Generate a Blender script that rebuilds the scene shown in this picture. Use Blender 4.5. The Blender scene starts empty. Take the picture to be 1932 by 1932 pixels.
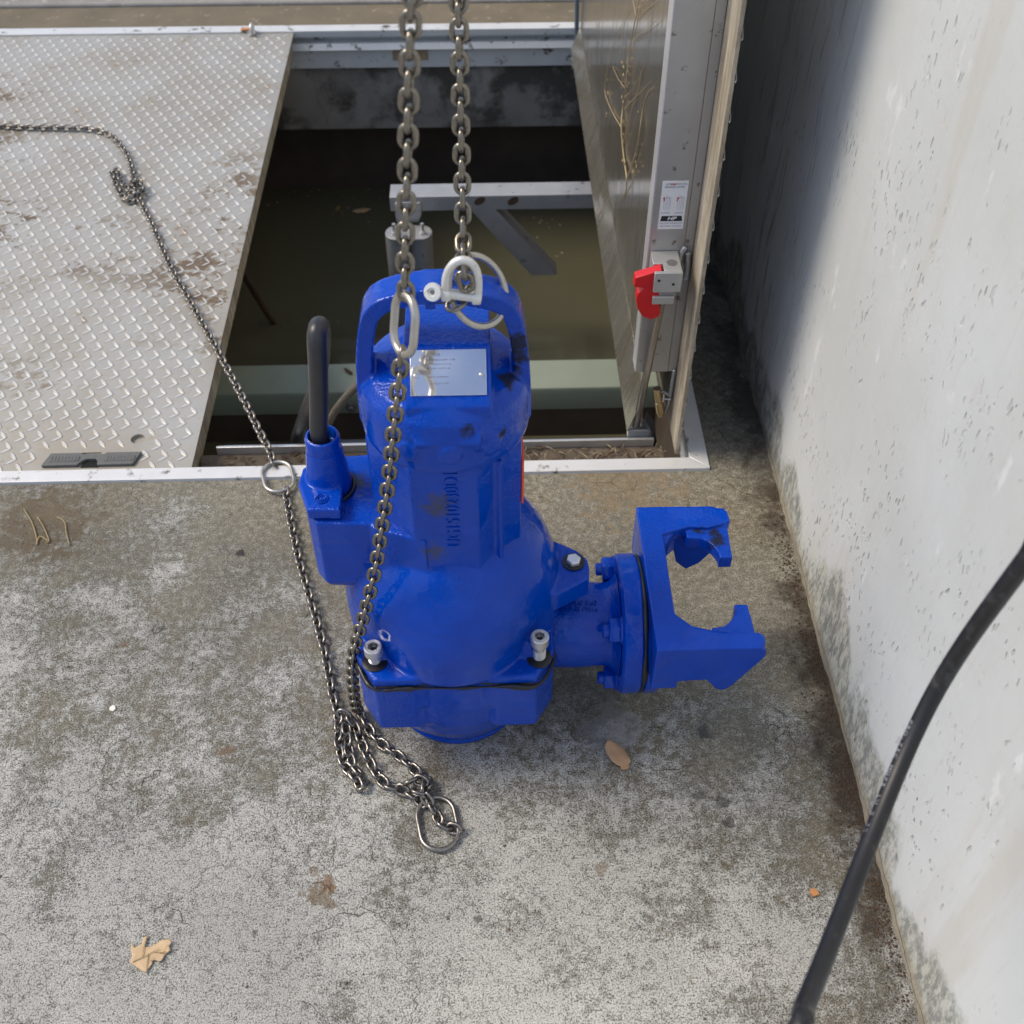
import bpy, bmesh, math, random
from math import radians as R, sin, cos, pi
from mathutils import Vector as V, Matrix, Quaternion
random.seed(7)
scene = bpy.context.scene
COL = scene.collection

# ------------------------------------------------------------------ camera
RES = 1932.0
FPX = 1.10 * RES
yd = V((-93, 2266, -FPX)).normalized()
xd = V((1, 0.021, 0)); xd.z = -(xd.x * yd.x + xd.y * yd.y) / yd.z; xd.normalize()
zd = xd.cross(yd)
CM = Matrix((xd, yd, zd))                 # rows: world axes seen from the camera
CAM = V((0.0516, -0.9555, 1.4))
def at(px, py, axis, val):
    """the world point seen at a photo position, on the plane axis = val"""
    d = CM @ V((px - RES / 2, -(py - RES / 2), -FPX))
    i = 'xyz'.index(axis)
    return CAM + d * ((val - CAM[i]) / d[i])
cd = bpy.data.cameras.new("camera"); cam = bpy.data.objects.new("camera", cd); COL.objects.link(cam)
cam.matrix_world = Matrix.Translation(CAM) @ CM.to_4x4()
cd.sensor_width = 36; cd.lens = 36 * 1.10; cd.clip_start = 0.02; cd.clip_end = 400
cd.dof.use_dof = True; cd.dof.focus_distance = 1.48; cd.dof.aperture_fstop = 7.5
scene.camera = cam

# ------------------------------------------------------------------ light
w = bpy.data.worlds.new("World"); scene.world = w; w.use_nodes = True
nt = w.node_tree; nt.nodes.clear()
SUN_EL, SUN_AZ = R(50), R(-78)             # azimuth clockwise from +y
sky = nt.nodes.new('ShaderNodeTexSky'); sky.sky_type = 'NISHITA'; sky.sun_disc = False
sky.sun_elevation = SUN_EL; sky.sun_rotation = SUN_AZ; sky.dust_density = 3.0; sky.air_density = 1.0
hs = nt.nodes.new('ShaderNodeHueSaturation'); hs.inputs['Saturation'].default_value = 1.5
bg = nt.nodes.new('ShaderNodeBackground'); bg.inputs['Strength'].default_value = 0.13
wo = nt.nodes.new('ShaderNodeOutputWorld')
nt.links.new(sky.outputs[0], hs.inputs['Color']); # broken bright cloud over the blue
gm_ = nt.nodes.new('ShaderNodeTexCoord'); cn = nt.nodes.new('ShaderNodeTexNoise'); cn.inputs['Scale'].default_value = 2.6; cn.inputs['Detail'].default_value = 6; cn.inputs['Roughness'].default_value = .55
cr_ = nt.nodes.new('ShaderNodeMapRange'); cr_.interpolation_type = 'SMOOTHSTEP'; cr_.inputs[1].default_value = .46; cr_.inputs[2].default_value = .60; cr_.inputs[4].default_value = .75
cm = nt.nodes.new('ShaderNodeMix'); cm.data_type = 'RGBA'; cm.inputs[7].default_value = (6.6, 7.6, 9.6, 1)
nt.links.new(gm_.outputs['Generated'], cn.inputs['Vector']); nt.links.new(cn.outputs[0], cr_.inputs[0]); nt.links.new(cr_.outputs[0], cm.inputs[0]); nt.links.new(hs.outputs[0], cm.inputs[6]); nt.links.new(cm.outputs[2], bg.inputs[0]); nt.links.new(bg.outputs[0], wo.inputs[0])
sd = bpy.data.lights.new("sun", 'SUN'); sd.energy = 2.15; sd.angle = R(24); sd.color = (1, 0.915, 0.765)
so = bpy.data.objects.new("sun", sd); COL.objects.link(so)
ldir = V((sin(SUN_AZ) * cos(SUN_EL), cos(SUN_AZ) * cos(SUN_EL), sin(SUN_EL)))
so.rotation_euler = ldir.to_track_quat('Z', 'Y').to_euler(); so.location = ldir * 6
vs = scene.view_settings
vs.view_transform = 'Standard'; vs.look = 'None'; vs.exposure = 0.10; vs.gamma = 1.0

# ------------------------------------------------------------------ materials
class N:
    """tiny node builder"""
    def __init__(s, name):
        s.m = bpy.data.materials.new(name); s.m.use_nodes = True
        s.t = s.m.node_tree; s.n = s.t.nodes; s.b = s.n['Principled BSDF']
        tc = s.n.new('ShaderNodeTexCoord'); s.obj = tc.outputs['Object']
    def link(s, a, b): s.t.links.new(a, b)
    def put(s, sock, v):
        if hasattr(v, 'is_linked') or hasattr(v, 'links'): s.link(v, sock)
        else:
            if isinstance(v, tuple) and len(v) == 3 and sock.type == 'RGBA': v = (*v, 1)
            sock.default_value = v
    def map(s, vec=None, scale=(1, 1, 1), loc=(0, 0, 0), rot=(0, 0, 0)):
        k = s.n.new('ShaderNodeMapping'); s.link(vec or s.obj, k.inputs[0])
        k.inputs['Scale'].default_value = scale; k.inputs['Location'].default_value = loc; k.inputs['Rotation'].default_value = rot
        return k.outputs[0]
    def noise(s, scale, detail=4, rough=.55, vec=None, dist=0.0):
        k = s.n.new('ShaderNodeTexNoise'); s.link(vec or s.obj, k.inputs['Vector'])
        k.inputs['Scale'].default_value = scale; k.inputs['Detail'].default_value = detail
        k.inputs['Roughness'].default_value = rough; k.inputs['Distortion'].default_value = dist
        return k.outputs[0]
    def vor(s, scale, feat='F1', vec=None, rand=1.0):
        k = s.n.new('ShaderNodeTexVoronoi'); s.link(vec or s.obj, k.inputs['Vector'])
        k.feature = feat; k.inputs['Scale'].default_value = scale; k.inputs['Randomness'].default_value = rand
        return k.outputs['Distance']
    def ramp(s, v, a, b, lo=0.0, hi=1.0):
        k = s.n.new('ShaderNodeMapRange'); s.link(v, k.inputs[0])
        k.interpolation_type = 'SMOOTHSTEP'
        for i, x in zip((1, 2, 3, 4), (a, b, lo, hi)): k.inputs[i].default_value = x
        return k.outputs[0]
    def math(s, op, a, b=0.0):
        k = s.n.new('ShaderNodeMath'); k.operation = op; s.put(k.inputs[0], a); s.put(k.inputs[1], b); return k.outputs[0]
    def mix(s, f, a, b):
        k = s.n.new('ShaderNodeMix'); k.data_type = 'RGBA'
        s.put(k.inputs[0], f); s.put(k.inputs[6], a); s.put(k.inputs[7], b); return k.outputs[2]
    def sep(s, vec=None):
        k = s.n.new('ShaderNodeSeparateXYZ'); s.link(vec or s.obj, k.inputs[0]); return k.outputs
    def warp(s, scale, amount, vec=None):
        k = s.n.new('ShaderNodeTexNoise'); s.link(vec or s.obj, k.inputs['Vector']); k.inputs['Scale'].default_value = scale; k.inputs['Detail'].default_value = 3
        q = s.n.new('ShaderNodeVectorMath'); q.operation = 'SCALE'; s.link(k.outputs[1], q.inputs[0]); q.inputs['Scale'].default_value = amount
        p = s.n.new('ShaderNodeVectorMath'); p.operation = 'ADD'; s.link(vec or s.obj, p.inputs[0]); s.link(q.outputs[0], p.inputs[1]); return p.outputs[0]
    def bump(s, h, strength=.3, dist=.002):
        k = s.n.new('ShaderNodeBump'); s.link(h, k.inputs['Height']); k.inputs['Strength'].default_value = strength; k.inputs['Distance'].default_value = dist
        if s.b.inputs['Normal'].is_linked: s.link(s.b.inputs['Normal'].links[0].from_socket, k.inputs['Normal'])
        s.link(k.outputs[0], s.b.inputs['Normal'])
    def set(s, **kw):
        for k, v in kw.items(): s.put(s.b.inputs[{'col': 'Base Color', 'rough': 'Roughness', 'metal': 'Metallic', 'spec': 'Specular IOR Level', 'coat': 'Coat Weight', 'coatr': 'Coat Roughness'}[k]], v)
        return s

M = {}
def simple(name, col, rough=.5, metal=0.0, var=.25, scale=60, bump=0.15, bd=.0008, dirt=None, dirt_at=(.58, .7), dscale=25):
    n = N(name); f = n.noise(scale, 5)
    dark = tuple(c * (1 - var) for c in col); lite = tuple(min(1, c * (1 + var)) for c in col)
    c = n.mix(f, dark, lite)
    if dirt:
        d = n.ramp(n.noise(dscale, 6, .65), *dirt_at); c = n.mix(d, c, dirt)
        n.set(metal=n.math('MULTIPLY', n.math('SUBTRACT', 1.0, d), metal), rough=n.math('MAXIMUM', rough, n.math('MULTIPLY', d, .8)))
    else: n.set(rough=rough, metal=metal)
    n.set(col=c)
    if bump: n.bump(f, bump, bd)
    M[name] = n.m; return n

# concrete slab
n = N('slab_concrete'); X, Y, Z = n.sep()
big = n.noise(1.6, 4, .6); mid = n.noise(9, 5, .66); fine = n.noise(85, 5, .74); grain = n.noise(430, 3, .75)
speck = n.math('ADD', n.math('MULTIPLY', fine, .55), n.math('MULTIPLY', grain, .45))
# pale cement skin survives in patches, more of it towards the near left; its edge breaks up into specks
bias = n.math('ADD', n.math('MULTIPLY', X, -.13), n.math('MULTIPLY', Y, -.36))
cov_ = n.math('ADD', n.math('ADD', n.math('MULTIPLY', big, .45), n.math('MULTIPLY', mid, .68)), bias)
thr = n.ramp(cov_, .40, .80, .64, .36)
pf = n.ramp(n.math('SUBTRACT', speck, thr), -.07, .12)
tone = n.ramp(n.noise(2.4, 5, .65, n.map(loc=(8, 3, 5))), .34, .66, .84, 1.14)
brown = n.ramp(n.noise(3.1, 4, .6, n.map(loc=(3.7, 1.2, 0))), .40, .64)
base = n.mix(n.math('MULTIPLY', brown, n.ramp(X, -.5, .25, .35, 1.0)), (.185, .173, .138), (.175, .144, .095))
base = n.mix(n.ramp(speck, .44, .62), base, (.37, .35, .28))
base = n.mix(n.math('MULTIPLY', n.ramp(grain, .50, .36), .75), base, (.045, .039, .030))
c = n.mix(n.math('MULTIPLY', pf, .86), base, n.mix(n.ramp(grain, .36, .56), (.27, .262, .232), (.56, .56, .53)))
v_ = n.n.new('ShaderNodeVectorMath'); v_.operation = 'SCALE'; n.link(c, v_.inputs[0]); n.link(tone, v_.inputs['Scale']); c = v_.outputs[0]
hole = n.ramp(n.noise(120, 3, .75, n.map(loc=(9, 2, 0))), .36, .27)
c = n.mix(n.math('MULTIPLY', hole, .75), c, (.045, .04, .033))
pock = n.math('MULTIPLY', n.ramp(n.noise(58, 4, .7, n.map(loc=(3, 6, 2))), .40, .31), n.ramp(mid, .34, .56))
c = n.mix(n.math('MULTIPLY', pock, .62), c, (.075, .068, .056))
blk = n.ramp(n.noise(17, 3, .5, n.map(loc=(5, 8, 1))), .72, .775)
c = n.mix(n.math('MULTIPLY', blk, .7), c, (.05, .05, .045))
rust = n.ramp(n.noise(8.5, 5, .7, n.map(loc=(1.5, 4.4, 2))), .67, .75)
c = n.mix(n.math('MULTIPLY', rust, .6), c, (.20, .11, .05))
cr = n.vor(5.5, 'DISTANCE_TO_EDGE', n.warp(9, .10, n.warp(40, .012)))
def stain_shade(px, py, r, col, amt, amp=4.5):
    global c
    p = at(px, py, 'z', 0); k = n.n.new('ShaderNodeVectorMath'); k.operation = 'DISTANCE'; n.link(n.map(scale=(1, 1, 0)), k.inputs[0]); k.inputs[1].default_value = (p.x, p.y, 0)
    f_ = n.ramp(n.math('ADD', k.outputs['Value'], n.math('MULTIPLY', n.math('SUBTRACT', mid2, .5), r * amp)), r * 1.1, r * .55)
    c = n.mix(n.math('MULTIPLY', f_, amt), c, col)
mid2 = n.noise(34, 5, .7)
for a_ in ((600, 1688, .020, (.15, .10, .05), .7), (618, 1668, .012, (.20, .11, .05), .7), (424, 1414, .011, (.20, .12, .07), .6), (590, 1645, .008, (.16, .10, .05), .5), (1330, 1385, .013, (.06, .062, .06), .75), (1362, 1512, .010, (.06, .062, .06), .7), (1318, 1500, .009, (.06, .062, .06), .6), (1376, 1552, .008, (.055, .056, .052), .7),
           (455, 1043, .007, (.03, .03, .03), .85), (1135, 1640, .009, (.16, .11, .06), .5), (75, 990, .085, (.13, .095, .055), .65), (1160, 1385, .050, (.42, .42, .42), .5), (1075, 1310, .09, (.085, .08, .07), .5), (620, 1000, .03, (.22, .16, .09), .35), (1180, 915, .10, (.27, .19, .10), .45), (905, 1735, .006, (.05, .05, .045), .7), (480, 1760, .006, (.05, .05, .045), .7), (275, 1830, .003, (.05, .04, .03), .3)): stain_shade(*a_)  # dark patch beneath the discharge pipe is the pump's soft shadow, painted in
crack = n.math('MULTIPLY', n.ramp(cr, .0036, .001), n.ramp(n.noise(2.3, 2, .5, n.map(loc=(2, 7.5, 0))), .52, .60))
c = n.mix(n.math('MULTIPLY', crack, .8), c, (.04, .045, .038))
cr2 = n.vor(22, 'DISTANCE_TO_EDGE', n.warp(30, .03))
crz = n.math('MULTIPLY', n.ramp(cr2, .022, .004), n.ramp(n.noise(3.3, 2, .5, n.map(loc=(6, 2.5, 0))), .50, .60))
c = n.mix(n.math('MULTIPLY', crz, .45), c, (.07, .06, .048))
wd = n.math('ADD', X, n.math('MULTIPLY', n.noise(22, 4, .7), .17))
silt = n.math('MULTIPLY', n.ramp(wd, .570, .635), n.ramp(n.noise(6, 4, .6, n.map(loc=(0, 3, 4))), .36, .50))
c = n.mix(n.math('MULTIPLY', silt, .85), c, (.050, .036, .024))
damp = n.math('MULTIPLY', n.ramp(n.math('ADD', Y, n.math('MULTIPLY', mid, .25)), .52, .72), n.ramp(X, .40, .44))  # damp and moss, plus the shade between leaf and wall painted in
c = n.mix(n.math('MULTIPLY', damp, .45), c, n.mix(fine, (.03, .03, .027), (.12, .115, .10)))
n.set(col=c, rough=.9, spec=.25)
n.bump(n.math('SUBTRACT', n.math('ADD', speck, n.math('MULTIPLY', pf, .25)), n.math('MULTIPLY', hole, .4)), .85, .004)
M['slab'] = n.m

# board-marked wall
n = N('wall_concrete'); X, Y, Z = n.sep()
big = n.noise(2.0, 5, .6); fine = n.noise(60, 6, .65)
grainv = n.map(scale=(1, 16, 1.3)); wood = n.noise(6, 5, .6, n.warp(1.2, .25, grainv))
c = n.mix(n.ramp(big, .3, .7), (.515, .535, .525), (.595, .622, .63))
c = n.mix(n.math('MULTIPLY', n.ramp(wood, .56, .74), .22), c, (.48, .455, .41))
c = n.mix(n.math('MULTIPLY', n.ramp(n.noise(9, 4, .6, n.map(loc=(0, 3, 7))), .64, .78), .35), c, (.62, .52, .40))
pv = n.map(n.warp(25, .02), scale=(1, 1, .26), rot=(.16, 0, 0))
p1 = n.ramp(n.vor(118, 'F1', pv), .30, .15)
pits = n.math('MULTIPLY', p1, n.ramp(n.noise(7, 4, .6, n.map(loc=(0, 5, 2))), .44, .66))
p2 = n.math('MULTIPLY', n.ramp(n.vor(38, 'F1', n.map(n.warp(30, .03), scale=(1, 1, .30), rot=(.16, 0, 0))), .15, .06), n.ramp(n.noise(5, 3), .46, .62))
pits = n.math('MAXIMUM', pits, p2)
c = n.mix(n.math('MULTIPLY', n.ramp(n.noise(3.2, 5, .65, n.map(scale=(1, 2.6, .35), loc=(0, 2, 1))), .52, .70), .35), c, (.47, .435, .36))
c = n.mix(n.math('MULTIPLY', n.ramp(n.noise(14, 4, .7, n.map(scale=(1, 1, .45), loc=(0, 9, 1))), .62, .70), .5), c, (.74, .75, .76))
c = n.mix(n.math('MULTIPLY', pits, n.ramp(n.noise(31, 3), .40, .68, .10, .80)), c, (.24, .235, .22))
# knot and grain lines pressed in by the boards, far end
kv = n.map(n.warp(2.2, .22), scale=(1, 15, .8), loc=(0, .3, 0)); lines = n.ramp(n.noise(5.0, 5, .7, kv), .575, .63)
lines = n.math('MULTIPLY', lines, n.ramp(Y, .40, .75))
c = n.mix(n.math('MULTIPLY', lines, .6), c, (.18, .18, .18))
# grey-green damp rising from the slab in tongues
hgt = n.math('ADD', Z, n.math('MULTIPLY', n.noise(5.5, 3, .5, n.map(loc=(0, 1.35, 0), scale=(1, 1, .4))), -.42))
dmp = n.ramp(n.math('ADD', hgt, n.math('MULTIPLY', n.noise(70, 4, .7), .06)), -.075, -.115)
c = n.mix(n.math('MULTIPLY', dmp, .75), c, n.mix(n.ramp(n.noise(85, 4, .7, n.map(scale=(1, 1, .4))), .40, .62), (.13, .135, .12), (.46, .46, .40)))
edge = n.ramp(n.math('ADD', Z, n.math('MULTIPLY', n.noise(20, 5), .04)), .052, .026)
c = n.mix(n.math('MULTIPLY', edge, .6), c, (.34, .29, .20))
n.set(col=c, rough=.85, spec=.25)
n.bump(n.math('ADD', n.math('ADD', n.math('MULTIPLY', pits, -1.0), n.math('MULTIPLY', lines, -.5)), n.math('ADD', n.math('MULTIPLY', wood, .35), n.math('MULTIPLY', fine, .25))), .7, .003)
M['wall'] = n.m

# blue machine enamel, with greasy scuffs
def paint(name, grime=.70, spots=(), brown=()):
    n = N(name); f = n.noise(30, 4); g = n.noise(26, 6, .7, n.map(loc=(2.3, .7, 1.9))); gn = n.noise(75, 4, .7)
    c = n.mix(f, (.0, .042, .36), (.0, .061, .49))
    c = n.mix(n.math('MULTIPLY', n.ramp(n.noise(190, 3, .7), .60, .72), .12), c, (.06, .12, .36))
    gm = n.ramp(g, grime, grime + .04)
    def spot(p, r, hard=.5):
        k = n.n.new('ShaderNodeVectorMath'); k.operation = 'DISTANCE'; n.link(n.obj, k.inputs[0]); k.inputs[1].default_value = p
        return n.ramp(n.math('ADD', k.outputs['Value'], n.math('MULTIPLY', n.math('SUBTRACT', gn, .5), r * 2.6)), r * 1.1, r * hard)
    for p, r in spots: gm = n.math('MAXIMUM', gm, spot(p, r))
    ol = n.ramp(n.noise(11, 4, .6, n.map(loc=(7, 1, 3))), .68, .80)
    c = n.mix(n.math('MULTIPLY', ol, .45), c, (.02, .030, .06))
    for p, r in brown: c = n.mix(n.math('MULTIPLY', spot(p, r, .1), .85), c, (.060, .058, .036))
    c = n.mix(n.math('MULTIPLY', gm, .93), c, (.007, .008, .011))
    rs = n.ramp(n.noise(20, 4, .7), .42, .62, .04, .13)
    n.set(col=c, rough=n.math('MAXIMUM', rs, n.math('MULTIPLY', gm, .5)), spec=.33)
    n.bump(n.math('ADD', n.math('ADD', n.noise(60, 3, .6), n.math('MULTIPLY', n.noise(150, 2, .5), .35)), n.math('MULTIPLY', n.noise(300, 2, .6), n.ramp(n.noise(13, 3), .47, .57, .06, 2.2))), .36, .0018)
    M[name] = n.m
paint('blue_enamel', .70, brown=(((-.004, -.085, .485), .020), ((-.012, -.085, .405), .017), ((-.108, .01, .428), .022)))
paint('blue_clean', .77, spots=(((.366, .070, .237), .016), ((.345, .088, .237), .012), ((.362, -.060, .236), .013), ((.262, -.03, .215), .014)))
paint('blue_smeared', .66, spots=(((.080, -.012, .655), .026), ((.073, .0, .69), .016), ((.034, -.092, .60), .010), ((.068, -.068, .578), .007), ((.078, -.03, .625), .016), ((-.079, -.01, .62), .008)))

# weathered aluminium tread plate
n = N('tread_aluminium'); X, Y, Z = n.sep()
s1 = n.noise(6, 5, .7, n.map(n.warp(5, .10), scale=(1, 1.7, 1), rot=(0, 0, .5))); s2 = n.noise(42, 5, .75)
mud = n.ramp(n.math('ADD', n.math('MULTIPLY', s1, .72), n.math('MULTIPLY', s2, .38)), .545, .615)
zone = n.ramp(n.math('ADD', n.noise(1.7, 3, .5, n.map(loc=(2.2, .5, 0))), n.math('MULTIPLY', n.math('ABSOLUTE', n.math('SUBTRACT', Y, 1.25)), -.28)), .30, .46)
mud = n.math('MULTIPLY', mud, zone)
film = n.ramp(n.noise(3.5, 4, .6), .35, .7)
c = n.mix(film, (.43, .425, .395), (.36, .33, .275))
c = n.mix(n.math('MULTIPLY', n.ramp(s2, .52, .66), .35), c, (.33, .27, .20))
c = n.mix(n.math('MULTIPLY', mud, .88), c, (.105, .068, .036))
n.set(col=c, metal=n.math('MULTIPLY', n.math('SUBTRACT', 1.0, mud), .50), rough=n.math('ADD', n.math('MULTIPLY', mud, .35), n.ramp(s2, .3, .7, .46, .60)))
M['tread'] = n.m
simple('lug_worn_glint', (.62, .61, .58), .42, .45, .10, 50, .1, dirt=(.20, .14, .09), dirt_at=(.60, .68), dscale=7)  # lug tops: wear, with the glint painted in as a paler colour

simple('frame_aluminium', (.70, .70, .69), .45, .3, .12, 20, .1, dirt=(.16, .14, .11), dirt_at=(.58, .70), dscale=32)
simple('far_frame_white', (.62, .635, .64), .5, .2, .12, 16, .1, dirt=(.07, .06, .05), dirt_at=(.58, .66), dscale=22)
simple('channel_aluminium', (.42, .42, .415), .40, .7, .18, 18, .1, dirt=(.17, .14, .11), dirt_at=(.60, .65), dscale=30)
simple('bare_aluminium', (.58, .58, .56), .4, .7, .1, 60, .1)
simple('pit_aluminium', (.40, .41, .42), .5, .55, .2, 22, .1, dirt=(.06, .055, .045), dirt_at=(.60, .70), dscale=30)
simple('dirty_lip', (.115, .092, .066), .8, .1, .5, 14, .3, dirt=(.05, .035, .022), dirt_at=(.52, .62), dscale=30)
# sheet: brushed, drained with grime, still mirror-like
def sheet(name, col1, col2, rough, metal, yscale):
    n = N(name); v = n.map(scale=(1, 9, .6)); st = n.noise(9, 7, .7, v); bl = n.noise(2.5, 4)
    c = n.mix(n.ramp(st, .35, .7), col1, col2); mt_ = n.ramp(n.noise(11, 5, .7, n.map(scale=(1, 1.5, .5))), .46, .62); c = n.mix(n.math('MULTIPLY', mt_, .55), c, (.20, .17, .12)); c = n.mix(n.math('MULTIPLY', n.ramp(n.noise(70, 5, .75, n.map(scale=(1, 2, .5))), .58, .70), .6), c, (.66, .64, .57))
    n.set(col=c, metal=metal, rough=n.math('ADD', n.math('ADD', rough, n.math('MULTIPLY', bl, .10)), n.math('MULTIPLY', mt_, .10))); n.bump(st, .06, .001); M[name] = n.m
sheet('leaf_sheet', (.42, .385, .32), (.58, .545, .47), .11, .78, 1)
sheet('leaf_skirt', (.34, .315, .25), (.48, .45, .38), .16, .72, 1)
sheet('leaf_lip', (.33, .27, .18), (.62, .57, .48), .55, .3, 1)
simple('galvanised_chain', (.25, .23, .195), .28, .95, .3, 160, .25, dirt=(.06, .05, .035), dirt_at=(.54, .70), dscale=240)
simple('dark_chain', (.27, .25, .225), .28, .95, .35, 140, .2, dirt=(.03, .026, .022), dirt_at=(.50, .66), dscale=230)
simple('dark_ring', (.30, .285, .255), .32, .92, .3, 120, .2, dirt=(.06, .05, .04), dirt_at=(.54, .68), dscale=130)
simple('ring_steel', (.50, .475, .43), .33, .85, .18, 120, .2, dirt=(.22, .19, .15), dirt_at=(.60, .72), dscale=110)
simple('shackle_zinc', (.72, .72, .70), .42, .45, .10, 80, .15, dirt=(.30, .28, .25), dirt_at=(.60, .72), dscale=150)
simple('zinc_screw', (.60, .60, .60), .36, .75, .1, 200, .08)
simple('polished_plate', (.95, .95, .96), .05, .85, .02, 60, 0)
simple('white_bolt', (.74, .74, .75), .34, .6, .08, 200, .05)
simple('black_sealant', (.012, .012, .014), .32, 0, .3, 90, .4, .001)
simple('cable_rubber', (.028, .028, .031), .36, 0, .3, 70, .15)
simple('hose_rubber', (.012, .0125, .015), .46, 0, .4, 45, .3, dirt=(.055, .055, .056), dirt_at=(.54, .72), dscale=60)
simple('mud_rope', (.10, .087, .064), .85, 0, .6, 210, .8, .003)
simple('green_steel', (.26, .30, .235), .5, .1, .12, 12, .08, dirt=(.09, .10, .06), dirt_at=(.68, .74), dscale=20)
simple('red_plastic', (.60, .012, .016), .36, 0, .1, 40, .05)
simple('label_red', (.85, .09, .04), .5, 0, .05, 40, 0)
simple('label_white', (.80, .81, .82), .45, 0, .03, 40, 0)
simple('ink_black', (.012, .014, .022), .5, 0, .1, 40, 0)
simple('ink_grey', (.32, .34, .40), .5, 0, .1, 40, 0)
simple('ink_faint', (.16, .16, .18), .35, .3, .05, 40, 0)
simple('ink_red', (.65, .03, .03), .5, 0, .1, 40, 0)
simple('brass', (.46, .36, .20), .34, .9, .2, 110, .15)
simple('rod_steel', (.34, .315, .28), .3, .9, .15, 40, .1)
simple('strut_steel', (.20, .25, .32), .35, .6, .15, 40, .1)
simple('weld', (.42, .42, .41), .38, .8, .3, 240, .6, .001)
simple('grey_plastic', (.115, .118, .115), .6, 0, .25, 130, .3)
simple('deep_black', (.006, .006, .006), .9, 0, .1, 40, 0)
simple('pit_concrete', (.26, .25, .23), .75, 0, .45, 9, .5, .004, dirt=(.075, .068, .058), dirt_at=(.46, .58), dscale=4)
simple('pit_wet', (.085, .066, .052), .45, 0, .5, 12, .5, .004, dirt=(.14, .13, .12), dirt_at=(.68, .76), dscale=38)
simple('kerb_concrete', (.155, .13, .09), .9, 0, .35, 9, .7, .004, dirt=(.33, .29, .22), dirt_at=(.58, .72), dscale=30)
simple('plinth_concrete', (.27, .26, .245), .9, 0, .35, 14, .7, .004, dirt=(.42, .39, .34), dirt_at=(.55, .68), dscale=30)
simple('leaf_tan', (.50, .31, .17), .7, 0, .25, 45, .3, dirt=(.27, .15, .07), dirt_at=(.62, .72), dscale=130)
simple('leaf_pale', (.56, .40, .235), .7, 0, .25, 45, .3, dirt=(.33, .20, .09), dirt_at=(.58, .68), dscale=90)
simple('leaf_wet', (.30, .21, .08), .5, 0, .5, 60, .3)
simple('dry_stem', (.40, .30, .155), .8, 0, .3, 90, .3)
simple('grey_root', (.24, .22, .18), .8, 0, .3, 90, .2)
simple('litter', (.075, .045, .025), .9, 0, .5, 60, .3)
simple('grit_mixed', (.14, .11, .08), .9, 0, .9, 3, .2, dirt=(.36, .32, .26), dirt_at=(.50, .53), dscale=7)
simple('litter_pale', (.30, .23, .15), .9, 0, .5, 60, .3)
simple('white_chip', (.80, .78, .68), .7, 0, .1, 60, .1)
simple('orange_chip', (.50, .22, .08), .7, 0, .2, 60, .1)
n = N('pit_water'); f = n.noise(1.6, 3)
n.set(col=n.mix(f, (.078, .074, .046), (.105, .100, .064)), rough=.06, spec=.5); n.bump(n.noise(5, 2), .02, .01); M['water'] = n.m

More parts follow.
